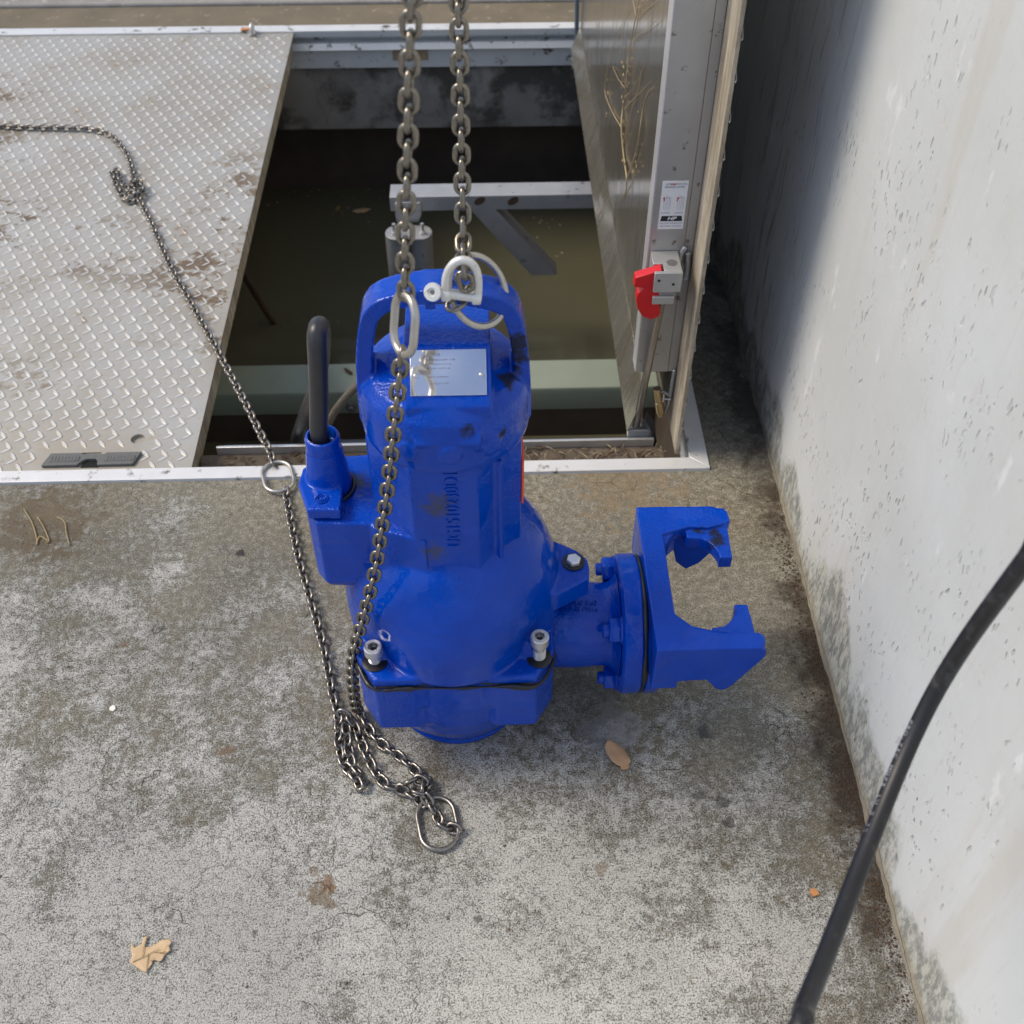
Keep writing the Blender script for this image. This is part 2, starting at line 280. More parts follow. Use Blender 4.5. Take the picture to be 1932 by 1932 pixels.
# ------------------------------------------------------------------ mesh tools
class MB:
    def __init__(s): s.v = []; s.f = []
    def add(s, vs, fs, mat=None):
        o = len(s.v); s.v += [tuple((mat @ V(p)) if mat else p) for p in vs]; s.f += [tuple(i + o for i in f) for f in fs]; return s
    def box(s, lo, hi, mat=None):
        (a, b, c), (d, e, g) = lo, hi
        vs = [(a, b, c), (d, b, c), (d, e, c), (a, e, c), (a, b, g), (d, b, g), (d, e, g), (a, e, g)]
        return s.add(vs, [(3, 2, 1, 0), (4, 5, 6, 7), (0, 1, 5, 4), (1, 2, 6, 5), (2, 3, 7, 6), (3, 0, 4, 7)], mat)
    def prism(s, poly, a, b, axis='z', mat=None):
        """poly in the two remaining axes, extruded from a to b"""
        k = len(poly)
        area = sum(poly[i][0] * poly[(i + 1) % k][1] - poly[(i + 1) % k][0] * poly[i][1] for i in range(k))
        if area < 0: poly = poly[::-1]
        def p(u, v, h): return {'z': (u, v, h), 'y': (u, h, v), 'x': (h, u, v)}[axis]
        vs = [p(u, v, a) for u, v in poly] + [p(u, v, b) for u, v in poly]
        fs = [tuple(range(k))[::-1], tuple(range(k, 2 * k))] + [(i, (i + 1) % k, (i + 1) % k + k, i + k) for i in range(k)]
        if axis == 'y': fs = [f[::-1] for f in fs]
        return s.add(vs, fs, mat)
    def lathe(s, prof, n=48, mat=None):
        """prof: (r, z) bottom to top, closed on the axis"""
        vs = []; fs = []
        for r, z in prof:
            vs += [(max(r, 1e-5) * cos(2 * pi * i / n), max(r, 1e-5) * sin(2 * pi * i / n), z) for i in range(n)]
        for j in range(len(prof) - 1):
            for i in range(n): fs.append((j * n + i, j * n + (i + 1) % n, (j + 1) * n + (i + 1) % n, (j + 1) * n + i))
        fs.append(tuple(range(n))[::-1]); q = (len(prof) - 1) * n; fs.append(tuple(range(q, q + n)))
        return s.add(vs, fs, mat)
    def cyl(s, p0, p1, r0, r1=None, n=24):
        p0, p1 = V(p0), V(p1); d = p1 - p0
        m = Matrix.Translation(p0) @ d.to_track_quat('Z', 'Y').to_matrix().to_4x4()
        return s.lathe([(r0, 0), (r1 if r1 is not None else r0, d.length)], n, m)
    def tube(s, pts, r, n=10, closed=False):
        pts = [V(p) for p in pts]; k = len(pts); rr = r if isinstance(r, (list, tuple)) else [r] * k
        vs = []; fs = []; ref = None
        for i, p in enumerate(pts):
            a = pts[i - 1] if (i or closed) else p; b = pts[(i + 1) % k] if (i < k - 1 or closed) else p
            t = (b - a).normalized()
            if ref is None: ref = t.orthogonal().normalized()
            ref = (ref - t * ref.dot(t)).normalized(); q = t.cross(ref)
            vs += [tuple(p + (ref * cos(2 * pi * j / n) + q * sin(2 * pi * j / n)) * rr[i]) for j in range(n)]
        for i in range(k if closed else k - 1):
            i2 = (i + 1) % k
            for j in range(n): fs.append((i * n + j, i * n + (j + 1) % n, i2 * n + (j + 1) % n, i2 * n + j))
        if not closed: fs.append(tuple(range(n))[::-1]); fs.append(tuple(range((k - 1) * n, k * n)))
        return s.add(vs, fs)
    def sweep(s, pts, hw, hd):
        """rectangular bar along a path in the xz plane; hw half width in plane, hd half depth in y"""
        pts = [V(p) for p in pts]; vs = []; fs = []; k = len(pts)
        for i, p in enumerate(pts):
            t = (pts[min(i + 1, k - 1)] - pts[max(i - 1, 0)]).normalized(); q = V((0, 1, 0)).cross(t)
            for a, b in ((-1, -1), (1, -1), (1, 1), (-1, 1)): vs.append(tuple(p + q * hw * a + V((0, hd * b, 0))))
        for i in range(k - 1):
            for j in range(4): fs.append((i * 4 + j, i * 4 + (j + 1) % 4, i * 4 + 4 + (j + 1) % 4, i * 4 + 4 + j))
        fs.append((3, 2, 1, 0)); q = (k - 1) * 4; fs.append((q, q + 1, q + 2, q + 3))
        return s.add(vs, fs)
    def mesh(s, name):
        me = bpy.data.meshes.new(name); me.from_pydata(s.v, [], s.f); me.update()
        bm = bmesh.new(); bm.from_mesh(me); bmesh.ops.recalc_face_normals(bm, faces=bm.faces); bm.to_mesh(me); bm.free()
        return me
    def build(s, name, mat, parent=None, bevel=0.0, smooth=40, seg=2):
        me = s.mesh(name); return finish(name, me, mat, parent, bevel, smooth, seg)
    def cast(s, name, mat, parent=None, voxel=.0022, it=6):
        """union of the solids with small casting fillets"""
        me = s.mesh(name); o = bpy.data.objects.new('tmp', me); COL.objects.link(o)
        m = o.modifiers.new('r', 'REMESH'); m.mode = 'VOXEL'; m.voxel_size = voxel
        m2 = o.modifiers.new('s', 'SMOOTH'); m2.factor = .5; m2.iterations = it
        bpy.context.view_layer.update(); dg = bpy.context.evaluated_depsgraph_get()
        out = bpy.data.meshes.new_from_object(o.evaluated_get(dg)); bpy.data.objects.remove(o)
        out.name = name
        return finish(name, out, mat, parent, 0, 180)
def finish(name, me, mat, parent=None, bevel=0.0, smooth=40, seg=2):
    me.materials.clear(); me.materials.append(M[mat])
    o = bpy.data.objects.new(name, me); COL.objects.link(o)
    if bevel:
        b = o.modifiers.new('bevel', 'BEVEL'); b.width = bevel; b.segments = seg; b.limit_method = 'ANGLE'; b.angle_limit = R(35); b.harden_normals = False
    if smooth:
        me.polygons.foreach_set('use_smooth', [True] * len(me.polygons))
        if smooth < 180: me.set_sharp_from_angle(angle=R(smooth))
    if parent: put(o, parent)
    return o
def put(o, parent):
    o.parent = parent
    if parent.type == 'EMPTY' or True:
        wm = world(parent); o.matrix_parent_inverse = wm.inverted()
def world(o):
    m = o.matrix_basis
    if o.parent: m = world(o.parent) @ o.matrix_parent_inverse @ m
    return m
def thing(name, label, cat, loc=(0, 0, 0), group=None):
    o = bpy.data.objects.new(name, None); COL.objects.link(o); o.location = loc; o.empty_display_size = .05
    return tag(o, label, cat, group)
def tag(o, label, cat, group=None):
    o['label'] = label; o['category'] = cat
    if group: o['group'] = group
    return o
def struct(o, kind='structure'): o['kind'] = kind; return o
def text(name, s, size, mat, parent, m, depth=.0004, align='CENTER', shear=0.0, bold=0.0, spacing=1.0, width=1.0):
    c = bpy.data.curves.new(name, 'FONT'); c.body = s; c.size = size; c.extrude = depth; c.align_x = align; c.align_y = 'CENTER'; c.shear = shear; c.offset = bold; c.space_character = spacing; c.resolution_u = 3
    o = bpy.data.objects.new('tmp', c); COL.objects.link(o); bpy.context.view_layer.update()
    me = bpy.data.meshes.new_from_object(o.evaluated_get(bpy.context.evaluated_depsgraph_get())); bpy.data.objects.remove(o)
    me.transform(Matrix.Diagonal((width, 1, 1, 1))); me.transform(m); me.name = name
    return finish(name, me, mat, parent, 0, 0)
def frame(o, x, y, z=None):
    x = V(x).normalized(); y = V(y); y = (y - x * x.dot(y)).normalized(); z = x.cross(y)
    m = Matrix((x, y, z)).transposed().to_4x4(); m.translation = V(o); return m
def spline(pts, step=.004):
    """Catmull-Rom through the points, resampled evenly"""
    P = [V(p) for p in pts]; P = [P[0] * 2 - P[1]] + P + [P[-1] * 2 - P[-2]]; out = []
    for i in range(1, len(P) - 2):
        a, b, c, d = P[i - 1:i + 3]; k = max(4, int((c - b).length / step))
        for j in range(k):
            t = j / k; out.append(.5 * ((2 * b) + (c - a) * t + (2 * a - 5 * b + 4 * c - d) * t * t + (3 * b - a - 3 * c + d) * t ** 3))
    out.append(P[-2]); return out

# ------------------------------------------------------------------ setting: slab, pit, wall
HX0, HX1, HY0, HY1 = -1.75, .445, .447, 2.272      # outer edge of the hatch frame
g = MB()
def quad(b, x0, x1, y0, y1, z=0.0): b.add([(x0, y0, z), (x1, y0, z), (x1, y1, z), (x0, y1, z)], [(0, 1, 2, 3)])
B = 60
quad(g, -B, B, -B, HY0); quad(g, -B, B, HY1, B); quad(g, -B, HX0, HY0, HY1); quad(g, HX1, B, HY0, HY1)
struct(g.build('ground', 'slab', smooth=0))
PZ = -.60
quadw = MB(); quad(quadw, -1.9, .75, .50, 2.55, PZ); struct(quadw.build('water', 'water', smooth=0))
pit = thing('pit', 'dark concrete sump pit under the open hatch', 'pit', (0, 1.3, PZ))
MB().box((-1.8, 2.262, -.31), (.6, 2.50, -.108)).build('upper_wall', 'pit_concrete', pit, .004)
MB().box((-1.9, 2.42, -.95), (.75, 2.52, -.3102)).build('back_wall', 'pit_wet', pit)
MB().box((.46, .50, -.95), (.75, 2.419, -.06)).build('side_wall', 'pit_wet', pit)
MB().box((-1.95, .50, -.95), (-1.8, 2.419, -.06)).build('side_wall', 'pit_wet', pit)
MB().box((-1.8, .50, -.95), (.459, .58, -.42)).build('front_wall', 'pit_wet', pit)
MB().box((-1.9, .45, -1.0), (.75, 2.55, -.955)).build('floor', 'pit_wet', pit)

wl = MB(); wl.box((.558, -3.2, -.02), (.86, 6.0, 3.2)); wall = tag(wl.build('concrete_wall', 'wall', None, .006), 'tall pale board-marked concrete wall along the right side, damp at its foot', 'wall')
# ragged mortar smear along the foot of the wall
sm = MB(); ys = [-1.6 + i * .012 for i in range(250)]
vs = []
for i, y in enumerate(ys):
    a = .0035 + .0018 * sin(y * 31) * sin(y * 13 + 1) + random.uniform(-.0015, .0015); hgt = .0042 + .002 * sin(y * 23 + 2) + random.uniform(-.002, .002)
    vs += [(.559 - a, y, -.001), (.5565 - a * .3, y, hgt * .6), (.5572, y, hgt * 1.7)]
sm.add(vs, [f for i in range(len(ys) - 1) for f in ((i * 3, i * 3 + 1, i * 3 + 4, i * 3 + 3), (i * 3 + 1, i * 3 + 2, i * 3 + 5, i * 3 + 4))])
simple('mortar', (.25, .222, .168), .9, 0, .4, 60, .6, .003)
sm.build('mortar_fillet', 'mortar', wall, smooth=60)

# kerb behind the hatch
k = MB(); k.box((-4, 2.415, -.02), (.557, 2.462, .012)); k.box((-4, 2.46, -.02), (.557, 4.5, .03))
tag(k.build('kerb', 'plinth_concrete', None, .006), 'low concrete kerb beyond the far edge of the hatch', 'kerb')
ap = MB(); ap.box((-4, 2.2735, -.02), (.557, 2.4135, .004)); struct(ap.build('ground_strip', 'kerb_concrete', None, .003))

# ------------------------------------------------------------------ hatch frame
hf = thing('hatch_frame', 'white aluminium frame set in the slab round the sump opening', 'hatch frame', (-.6, .447, 0))
gap = .0008
MB().prism([(HX0, .4486), (HX1 - gap, .4486), (.412 - gap, .477), (HX0, .477)], -.06, .005).build('near_rail', 'frame_aluminium', hf, .001)
MB().prism([(HX1, .4486 + gap), (HX1, 2.27), (.412, 2.27), (.412, .477 + gap)], -.06, .005).build('side_rail', 'frame_aluminium', hf, .001)
prof = [(2.272, .006), (2.232, .006), (2.232, -.012), (2.262, -.013), (2.262, -.030), (2.230, -.031), (2.222, -.047), (2.240, -.053), (2.240, -.107), (2.272, -.107)]
MB().prism(prof, HX0, .411, 'x').build('far_rail', 'far_frame_white', hf, .0008)
pl = MB().box((at(957, 118, 'y', 2.24).x, 2.2375, -.0985), (0, 0, 0)) if False else MB()
a = at(740, 93, 'y', 2.238); b_ = at(808, 113, 'y', 2.238)
MB().box((a.x, 2.2372, b_.z), (b_.x, 2.2392, a.z)).build('rating_plate', 'litter_pale', hf, .0005)
MB().box((-.475, .478, -.085), (.38, .560, -.045)).build('gutter', 'dirty_lip', hf, .002)
MB().box((-.445, .5602, -.075), (.362, .566, -.028)).build('gutter_lip', 'bare_aluminium', hf, .001)
MB().box((-.435, .5662, -.075), (.362, .578, -.038)).build('gutter_rail', 'strut_steel', hf, .001)
# rubbish lying in the gutter
lt = MB()
for i in range(420):
    x = random.uniform(-.46, .37); y = random.uniform(.482, .556); s_ = random.uniform(.002, .009) * (1.5 if random.random() < .15 else 1)
    if random.random() > .35 + .65 * abs(sin(x * 9 + 1)): continue
    an = random.uniform(0, pi); q = Matrix.Translation((x, y, -.0425 + random.uniform(0, .004))) @ Matrix.Rotation(an, 4, 'Z') @ Matrix.Rotation(random.uniform(-.5, .5), 4, 'X')
    lt.add([(-s_, -s_ * .25, 0), (0, -s_ * .35, .001), (s_, 0, 0), (0, s_ * .35, .0012)], [(0, 1, 2, 3)], q)
struct(lt.build('gutter_litter', 'litter', None, smooth=0), 'stuff'); bpy.data.objects['gutter_litter']['label'] = 'brown leaf litter lying in the gutter of the hatch frame'; bpy.data.objects['gutter_litter']['category'] = 'litter'
lt = MB()
for i in range(150):
    x = random.uniform(-.05, .39); y = random.uniform(.484, .556); s_ = random.uniform(.004, .014)
    q = Matrix.Translation((x, y, -.040 + random.uniform(0, .005))) @ Matrix.Rotation(random.uniform(0, pi), 4, 'Z') @ Matrix.Rotation(random.uniform(-.5, .5), 4, 'X')
    lt.add([(-s_, 0, 0), (0, -.0008, .002), (s_, 0, 0), (0, .0008, .002)], [(0, 1, 2, 3)], q)
o = struct(lt.build('straw_litter', 'litter_pale', None, smooth=0), 'stuff'); o['label'] = 'pale dry stalks scattered in the gutter beside the open leaf'; o['category'] = 'litter'

# ------------------------------------------------------------------ tread plate cover (closed leaf)
def lug(b, x, y, z, ang, L=.0140, Wd=.0043, h=.0010, mat=None):
    c, s = cos(ang), sin(ang)
    P = []
    for k_, zz_ in ((1.0, z), (.70, z + h)):
        for u, v in ((-1, 0), (-.62, -.66), (0, -1), (.62, -.66), (1, 0), (.62, .66), (0, 1), (-.62, .66)):
            u *= k_ + (.08 if k_ < 1 else 0); v *= k_ * (1 if k_ == 1 else .72)
            P.append((x + u * L * c - v * Wd * s, y + u * L * s + v * Wd * c, zz_))
    b.add(P, [(i, (i + 1) % 8, 8 + (i + 1) % 8, 8 + i) for i in range(8)] + [tuple(range(8, 16))], mat)
def lugs(b, x0, x1, y0, y1, z, mat=None, skip=None):
    px, py = .0335, .0285; j = 0; y = y0 + .006
    while y < y1 - .004:
        x = x0 + .008 + (.5 * px if j % 2 else 0)
        while x < x1 - .004:
            if not (skip and skip(x, y)): lug(b, x, y, z, R(126), mat=mat)
            x2, y2 = x + px * .47, y + py * .5
            if x2 < x1 - .01 and y2 < y1 - .006 and not (skip and skip(x2, y2)): lug(b, x2, y2, z, R(37), mat=mat)
            x += px
        y += py; j += 1
cov = thing('cover_plate', 'aluminium tread plate hatch cover, mud spattered, lying closed on the left', 'hatch cover', (-.9, 1.35, 0))
CX0, CX1, CY0, CY1, CZ = -1.52, -.470, .4785, 2.231, .002
hole = at(260, 828, 'z', CZ); hr = .0125
p0 = at(80, 880, 'z', CZ); p1 = at(253, 874, 'z', CZ)
top = MB(); n_h = 24
ring = [(hole.x + hr * cos(2 * pi * i / n_h), hole.y + hr * sin(2 * pi * i / n_h), CZ) for i in range(n_h)]
sq = .02
sqr = []
for i in range(n_h):
    t = 2 * pi * i / n_h; k_ = sq / max(abs(cos(t)), abs(sin(t))); sqr.append((hole.x + k_ * cos(t), hole.y + k_ * sin(t), CZ))
top.add(ring + sqr, [(i, n_h + i, n_h + (i + 1) % n_h, (i + 1) % n_h) for i in range(n_h)])
top.add(ring + [(x, y, z - .03) for x, y, z in ring], [(i, (i + 1) % n_h, n_h + (i + 1) % n_h, n_h + i) for i in range(n_h)])
xa, xb, ya, yb = hole.x - sq, hole.x + sq, hole.y - sq, hole.y + sq
for q in ((CX0, CX1, CY0, ya), (CX0, CX1, yb, CY1), (CX0, xa, ya, yb), (xb, CX1, ya, yb)): quad(top, *q, CZ)
# edges and underside
for (x0, y0), (x1, y1) in (((CX0, CY0), (CX1, CY0)), ((CX1, CY0), (CX1, CY1)), ((CX1, CY1), (CX0, CY1))):
    top.add([(x0, y0, CZ), (x1, y1, CZ), (x1, y1, CZ - .007), (x0, y0, CZ - .007)], [(0, 1, 2, 3)])
quad(top, CX0, CX1, CY0, CY1, CZ - .0071)
def inhandle(x, y): return (p0.x - .01 < x < p1.x + .012 and y < p0.y + .05) or (x - hole.x) ** 2 + (y - hole.y) ** 2 < .022 ** 2
lugs(top, CX0, CX1, CY0 + .004, CY1, CZ, skip=inhandle)
o = top.build('tread_sheet', 'tread', cov, smooth=20)
o.data.materials.append(M['lug_worn_glint'])
for p in o.data.polygons:
    if len(p.vertices) == 8: p.material_index = 1
cl = MB().box((CX1 - .045, CY0 + .012, -.055), (CX1 - .006, CY1 - .02, -.0055)); cl.build('edge_channel', 'leaf_lip', cov, .001)
MB().lathe([(.011, 0), (.0115, .0009)], 24, Matrix.Translation((hole.x, hole.y, CZ - .026))).build('lock_plug', 'grey_plastic', cov)
# recessed lifting handle: two ribbed pads and a waisted grip
hp = MB(); hx0, hx1, hy0 = p0.x, p1.x, p0.y - .004; hd_ = .031
ux = (hx1 - hx0)
sec = [(0, 0), (.39, 0), (.415, .010), (.45, .015), (.55, .015), (.585, .010), (.61, 0), (1, 0), (1.0, hd_), (.62, hd_), (.60, hd_ - .004), (.40, hd_ - .004), (.38, hd_), (0, hd_)]
hp.prism([(hx0 + u * ux + (.010 * v / hd_), hy0 + v) for u, v in sec], CZ + .0002, CZ + .0062)
hob = hp.build('lift_handle', 'grey_plastic', cov, .001)
for u0, u1 in ((.03, .36), (.64, .97)):
    MB().box((hx0 + u0 * ux + .006, hy0 + .008, CZ + .0062), (hx0 + u1 * ux + .004, hy0 + .023, CZ + .0070)).build('grip_pad', 'grey_plastic', hob, .0004)
    r_ = MB()
    for i in range(9): r_.box((hx0 + (u0 + .02 + (u1 - u0) * i / 9) * ux + .007, hy0 + .010, CZ + .0071), (hx0 + (u0 + .03 + (u1 - u0) * i / 9) * ux + .007, hy0 + .021, CZ + .0076))
    r_.build('rib', 'grey_plastic', hob)
MB().prism([(hx0 + u * ux + .004, hy0 + v) for u, v in ((.40, -.002), (.60, -.002), (.585, .011), (.55, .0165), (.45, .0165), (.415, .011))], CZ + .0003, CZ + .0009).build('finger_slot', 'deep_black', cov)
MB().box((hx0 + .41 * ux, hy0 + .0275, CZ + .0064), (hx0 + .60 * ux + .004, hy0 + .030, CZ + .0067)).build('finger_slot', 'deep_black', cov)

# pad eye at the far edge of the cover
e = at(476, 60, 'z', .01)
pe = thing('lock_eye', 'small grey padlock eye at the far edge of the tread plate', 'lock eye', (e.x, e.y, 0))
lm = MB(); lm.tube([(e.x, e.y + .013 * cos(t), .016 + .014 * sin(t)) for t in [2 * pi * i / 20 for i in range(20)]], .0052, 10, True)
lm.build('loop', 'bare_aluminium', pe); MB().box((e.x - .008, e.y - .012, .0035), (e.x + .008, e.y + .016, .008)).build('base_plate', 'bare_aluminium', pe, .001)
MB().box((e.x - .034, e.y + .012, .0065), (e.x - .009, e.y + .026, .012)).build('rust_block', 'orange_chip', pe, .002)

# ------------------------------------------------------------------ open leaf, standing upright
leaf = thing('open_hatch_leaf', 'upright open hatch leaf with grimy mirror-like underside, standing beside the wall', 'hatch leaf', (.38, 1.3, 0))
LY0, LY1, LZ1, LX, PY0 = .490, 2.17, 1.17, .3885, .570
MB().box((LX, LY0, .0), (LX + .0062, LY1, LZ1)).build('tread_sheet', 'leaf_lip', leaf, .0006)
lg = MB(); mt = Matrix(((0, 0, 1, LX + .0062), (1, 0, 0, 0), (0, 1, 0, 0), (0, 0, 0, 1)))
lugs(lg, LY0 + .022, LY1, .006, LZ1, 0, mt)
for i in range(41): lug(lg, LY0 + .003 + .010 * (i % 2), .014 + i * .0286, .0001, R(126 if i % 2 else 40), L=.011, Wd=.005, h=.0020, mat=mt)
lg.build('tread_pattern', 'tread', leaf, smooth=50)
ch = MB(); ch.box((.317, PY0, .125), (.3725, PY0 + .003, LZ1)); ch.box((.317, PY0 + .0032, .125), (.3198, PY0 + .035, LZ1)); ch.box((.3727, PY0 + .001, .125), (.3880, PY0 + .004, LZ1))
ch.build('stiffener_channel', 'channel_aluminium', leaf, .0008)
MB().box((.3150, PY0 + .002, .125), (.3168, PY0 + .036, LZ1)).build('seal_strip', 'white_bolt', leaf)
MB().box((.337, PY0 + .012, -.015), (.3395, LY1 - .01, LZ1 - .01)).build('underside_sheet', 'leaf_sheet', leaf)
sk = MB(); q_ = ((.312, -.022), (.3365, .062), (.3365, .052), (.314, -.022)); a_, b__ = PY0 + .006, LY1 - .01
sk.add([(x, a_, z) for x, z in q_] + [(x, b__, z - .02 * (z > 0)) for x, z in q_], [(0, 1, 5, 4), (1, 2, 6, 5), (2, 3, 7, 6), (3, 0, 4, 7), (3, 2, 1, 0), (4, 5, 6, 7)])
sk.build('hinge_skirt', 'leaf_skirt', leaf, .0008)
# welds
def weldbead(pts, r, name='weld_bead'):
    b = MB(); sp_ = spline(pts, .0035)
    for i, p in enumerate(sp_):
        b.lathe([(.0001, -.004), (r * .8, -.002), (r, 0), (r * .8, .0022), (.0001, .004)], 10, Matrix.Translation(p) @ Matrix.Rotation(random.uniform(-.2, .2), 4, 'X'))
    return b.build(name, 'weld', leaf, smooth=70)
yw = PY0 - .001
weldbead([at(x, y, 'y', yw) for x, y in ((1272, 700), (1268, 725), (1262, 757), (1256, 775))], .0042)
weldbead([at(x, y, 'y', yw) for x, y in ((1292, 468), (1285, 480), (1281, 500), (1279, 520))], .0055)
weldbead([at(x, y, 'y', yw) for x, y in ((1298, 478), (1298, 500), (1296, 525))], .006)
weldbead([at(x, y, 'y', yw) for x, y in ((1240, 742), (1252, 740), (1262, 745))], .004)
# instruction sticker
sy = PY0 - .0004
c0, c1, c2, c3 = [at(x, y, 'y', sy) for x, y in ((1249, 341), (1299, 341), (1289, 432), (1242, 432))]
sx0, sx1, sz0, sz1 = (c0.x + c3.x) / 2, (c1.x + c2.x) / 2, (c2.z + c3.z) / 2, (c0.z + c1.z) / 2
stk = MB().box((sx0, sy - .0002, sz0), (sx1, sy + .0003, sz1)).build('sticker', 'label_white', leaf)
sw, sh = sx1 - sx0, sz1 - sz0
def st_text(s, u, v, size, mat, **kw): return text('lettering', s, size, mat, stk, frame((sx0 + u * sw, sy - .0004, sz0 + v * sh), (1, 0, 0), (0, 0, 1)), .0001, **kw)
st_text('LIFT', .23, .93, .0042, 'ink_grey', bold=.00010); st_text('RED', .42, .93, .0042, 'ink_red', bold=.00012); st_text('LATCH TO', .70, .93, .0042, 'ink_grey', bold=.00010)
st_text('RELEASE COVER.', .50, .875, .0042, 'ink_grey', bold=.00010)
MB().prism([(sx0 + u * sw, sz0 + v * sh) for u, v in ((.07, .17), (.93, .17), (.89, .28), (.11, .28))], sy - .0005, sy - .0003, 'y').build('banner', 'ink_black', stk)
st_text('HP', .50, .225, .0085, 'label_white', shear=.25, bold=.0002, width=1.3)
bpy.context.view_layer.update()
o_ = stk.children[-1]
for v_ in o_.data.vertices: v_.co.y -= .0003
st_text('HALLIDAY PRODUCTS', .5, .125, .0036, 'ink_grey'); st_text('ORLANDO, FLORIDA', .5, .065, .0036, 'ink_grey')
st_text('ENGAGED', .24, .345, .0030, 'ink_grey'); st_text('RELEASED', .76, .345, .0030, 'ink_grey')
dg = MB(); dr = MB()
for u0, tl in ((.24, 0), (.76, .35)):
    for du in (-.10, -.03, .04, .10, .15): dg.box((sx0 + (u0 + du) * sw - .00018, sy - .0005, sz0 + (.39 + .03 * abs(du) * 8) * sh), (sx0 + (u0 + du) * sw + .00018, sy - .0003, sz0 + (.72 - .1 * abs(du) * 5) * sh))
    dg.box((sx0 + (u0 - .03) * sw, sy - .0005, sz0 + .66 * sh), (sx0 + (u0 + .15) * sw, sy - .0003, sz0 + .665 * sh))
    q = Matrix.Translation((sx0 + (u0 - .10) * sw, sy, sz0 + .62 * sh)) @ Matrix.Rotation(tl, 4, 'Y')
    dr.box((-.0010, -.0006, -.003), (.0006, -.0003, .004), q); dr.box((-.0022, -.0006, .0015), (.0006, -.0003, .0032), q)
dg.build('diagram', 'ink_grey', stk); dr.build('diagram', 'ink_red', stk)

# hold-open latch: aluminium block, red lever, rod and foot bracket
lat = thing('hold_open_latch', 'red hold-open latch with aluminium block and steel rod on the open leaf', 'latch', (.335, .48, .3))
def ly(px, py, yv): return at(px, py, 'y', yv)
by0, by1 = .508, .5692
bl, br, bt, bb = ly(1237, 540, by0).x, ly(1283, 540, by0).x, ly(1240, 516, by0).z, ly(1240, 552, by0).z
b_x0, b_x1 = bl - .003, br + .002
blk = MB(); blk.box((b_x0, by0, bb), (b_x1, by0 + .0065, bt)); blk.box((b_x0, by0 + .026, bb), (b_x1, by1, bt)); blk.box((b_x0 + .0155, by0 + .0066, bb), (b_x1, by0 + .0259, bt))
o = blk.build('latch_block', 'bare_aluminium', lat, .0007)
hb = MB(); hb.lathe([(.0085, 0), (.0085, .0005)], 24, Matrix.Translation((b_x0 + .030, by0 + .028, bt + .0001))); hb.build('rod_hole', 'grey_plastic', lat)
for u, v in ((.17, .62), (.70, .42)):
    MB().cyl((b_x0 + u * (b_x1 - b_x0), by0 - .0004, bb + v * (bt - bb)), (b_x0 + u * (b_x1 - b_x0), by0 + .0002, bb + v * (bt - bb)), .0024, n=16).build('pin_hole', 'ink_black', lat)
MB().box((b_x0 + .001, by0 + .004, bb - .026), (b_x1 - .008, by0 + .034, bb - .0115)).build('lower_block', 'bare_aluminium', lat, .001)
MB().box((b_x0 + .003, by0 + .008, bb - .0115), (b_x1 - .006, by0 + .036, bb - .0005)).build('lower_block', 'channel_aluminium', lat, .001)
# red lever profile in xz
tz, lx = bt, b_x0
lev = [(lx + .012, tz + .001), (lx - .029, tz - .013), (lx - .030, tz - .031), (lx - .013, tz - .033), (lx - .023, tz - .043), (lx - .0245, tz - .054),
       (lx - .021, tz - .072), (lx - .012, tz - .088), (lx + .002, tz - .095), (lx + .014, tz - .091), (lx + .018, tz - .082), (lx + .012, tz - .06), (lx + .012, tz - .02)]
MB().prism(lev, by0 + .0075, by0 + .0255, 'y').build('red_lever', 'red_plastic', lat, .0018, seg=3)
rt, rb = V((b_x0 + .020, by0 + .02, bb - .020)), at(1200, 803, 'y', .590)
MB().cyl(rt, rb, .0066, n=20).build('rod', 'rod_steel', lat)
fb = MB(); f0 = at(1184, 826, 'y', .580); fx0, fx1, fz = f0.x, f0.x + .0425, f0.z
fb.box((fx0, .5785, fz), (fx1, .5825, fz + .020)); fb.box((fx0, .6035, fz), (fx1, .6075, fz + .022)); fb.box((fx1 - .004, .5826, fz), (fx1, .6034, fz + .022)); fb.box((fx0, .5826, fz), (fx1 - .0041, .6034, fz + .002))
fb.build('foot_bracket', 'bare_aluminium', lat, .0008)
# brass pivot below the stiffener
hg = MB(); pa, pb = at(1239, 733, 'y', .565), at(1247, 785, 'y', .565); d_ = (pb - pa)
hg.cyl(pa, pa + d_ * .45, .0072); hg.cyl(pa + d_ * .46, pa + d_ * .85, .0080); hg.cyl(pa + d_ * .86, pb, .0050)
hg.build('spring_pivot', 'brass', leaf, .0006)
sx = MB(); sx.cyl(pa + d_ * .35, pa + d_ * .35 + V((.022, -.004, .0)), .0016); sx.box((pa.x + .012, pa.y - .005, pa.z - .028), (pa.x + .0145, pa.y + .003, pa.z - .010)); sx.build('cotter', 'zinc_screw', leaf)
ha = [at(x, y, 'y', .575) for x, y in ((1220, 775), (1234, 795), (1240, 838), (1234, 852), (1229, 848), (1229, 815), (1216, 790))]
MB().prism([(p.x, p.z) for p in ha], .572, .578, 'y').build('hinge_arm', 'cable_rubber', leaf, .001)
# gas strut at the far end of the leaf
gs = thing('gas_strut', 'slim blue-grey support strut at the far corner of the opening', 'strut', (.30, 2.2, 0))
s0, s1 = at(1088, 105, 'y', 2.20), at(1089, -60, 'y', 2.20)
MB().cyl(s0, s1, .0068, n=16).build('rod', 'strut_steel', gs)
MB().box((s0.x - .012, 2.19, s0.z - .036), (s0.x + .022, 2.222, s0.z - .004)).build('bracket', 'bare_aluminium', gs, .001)
MB().cyl((s0.x - .016, 2.203, s0.z - .012), (s0.x + .028, 2.203, s0.z - .012), .0045, n=14).build('pin', 'zinc_screw', gs)

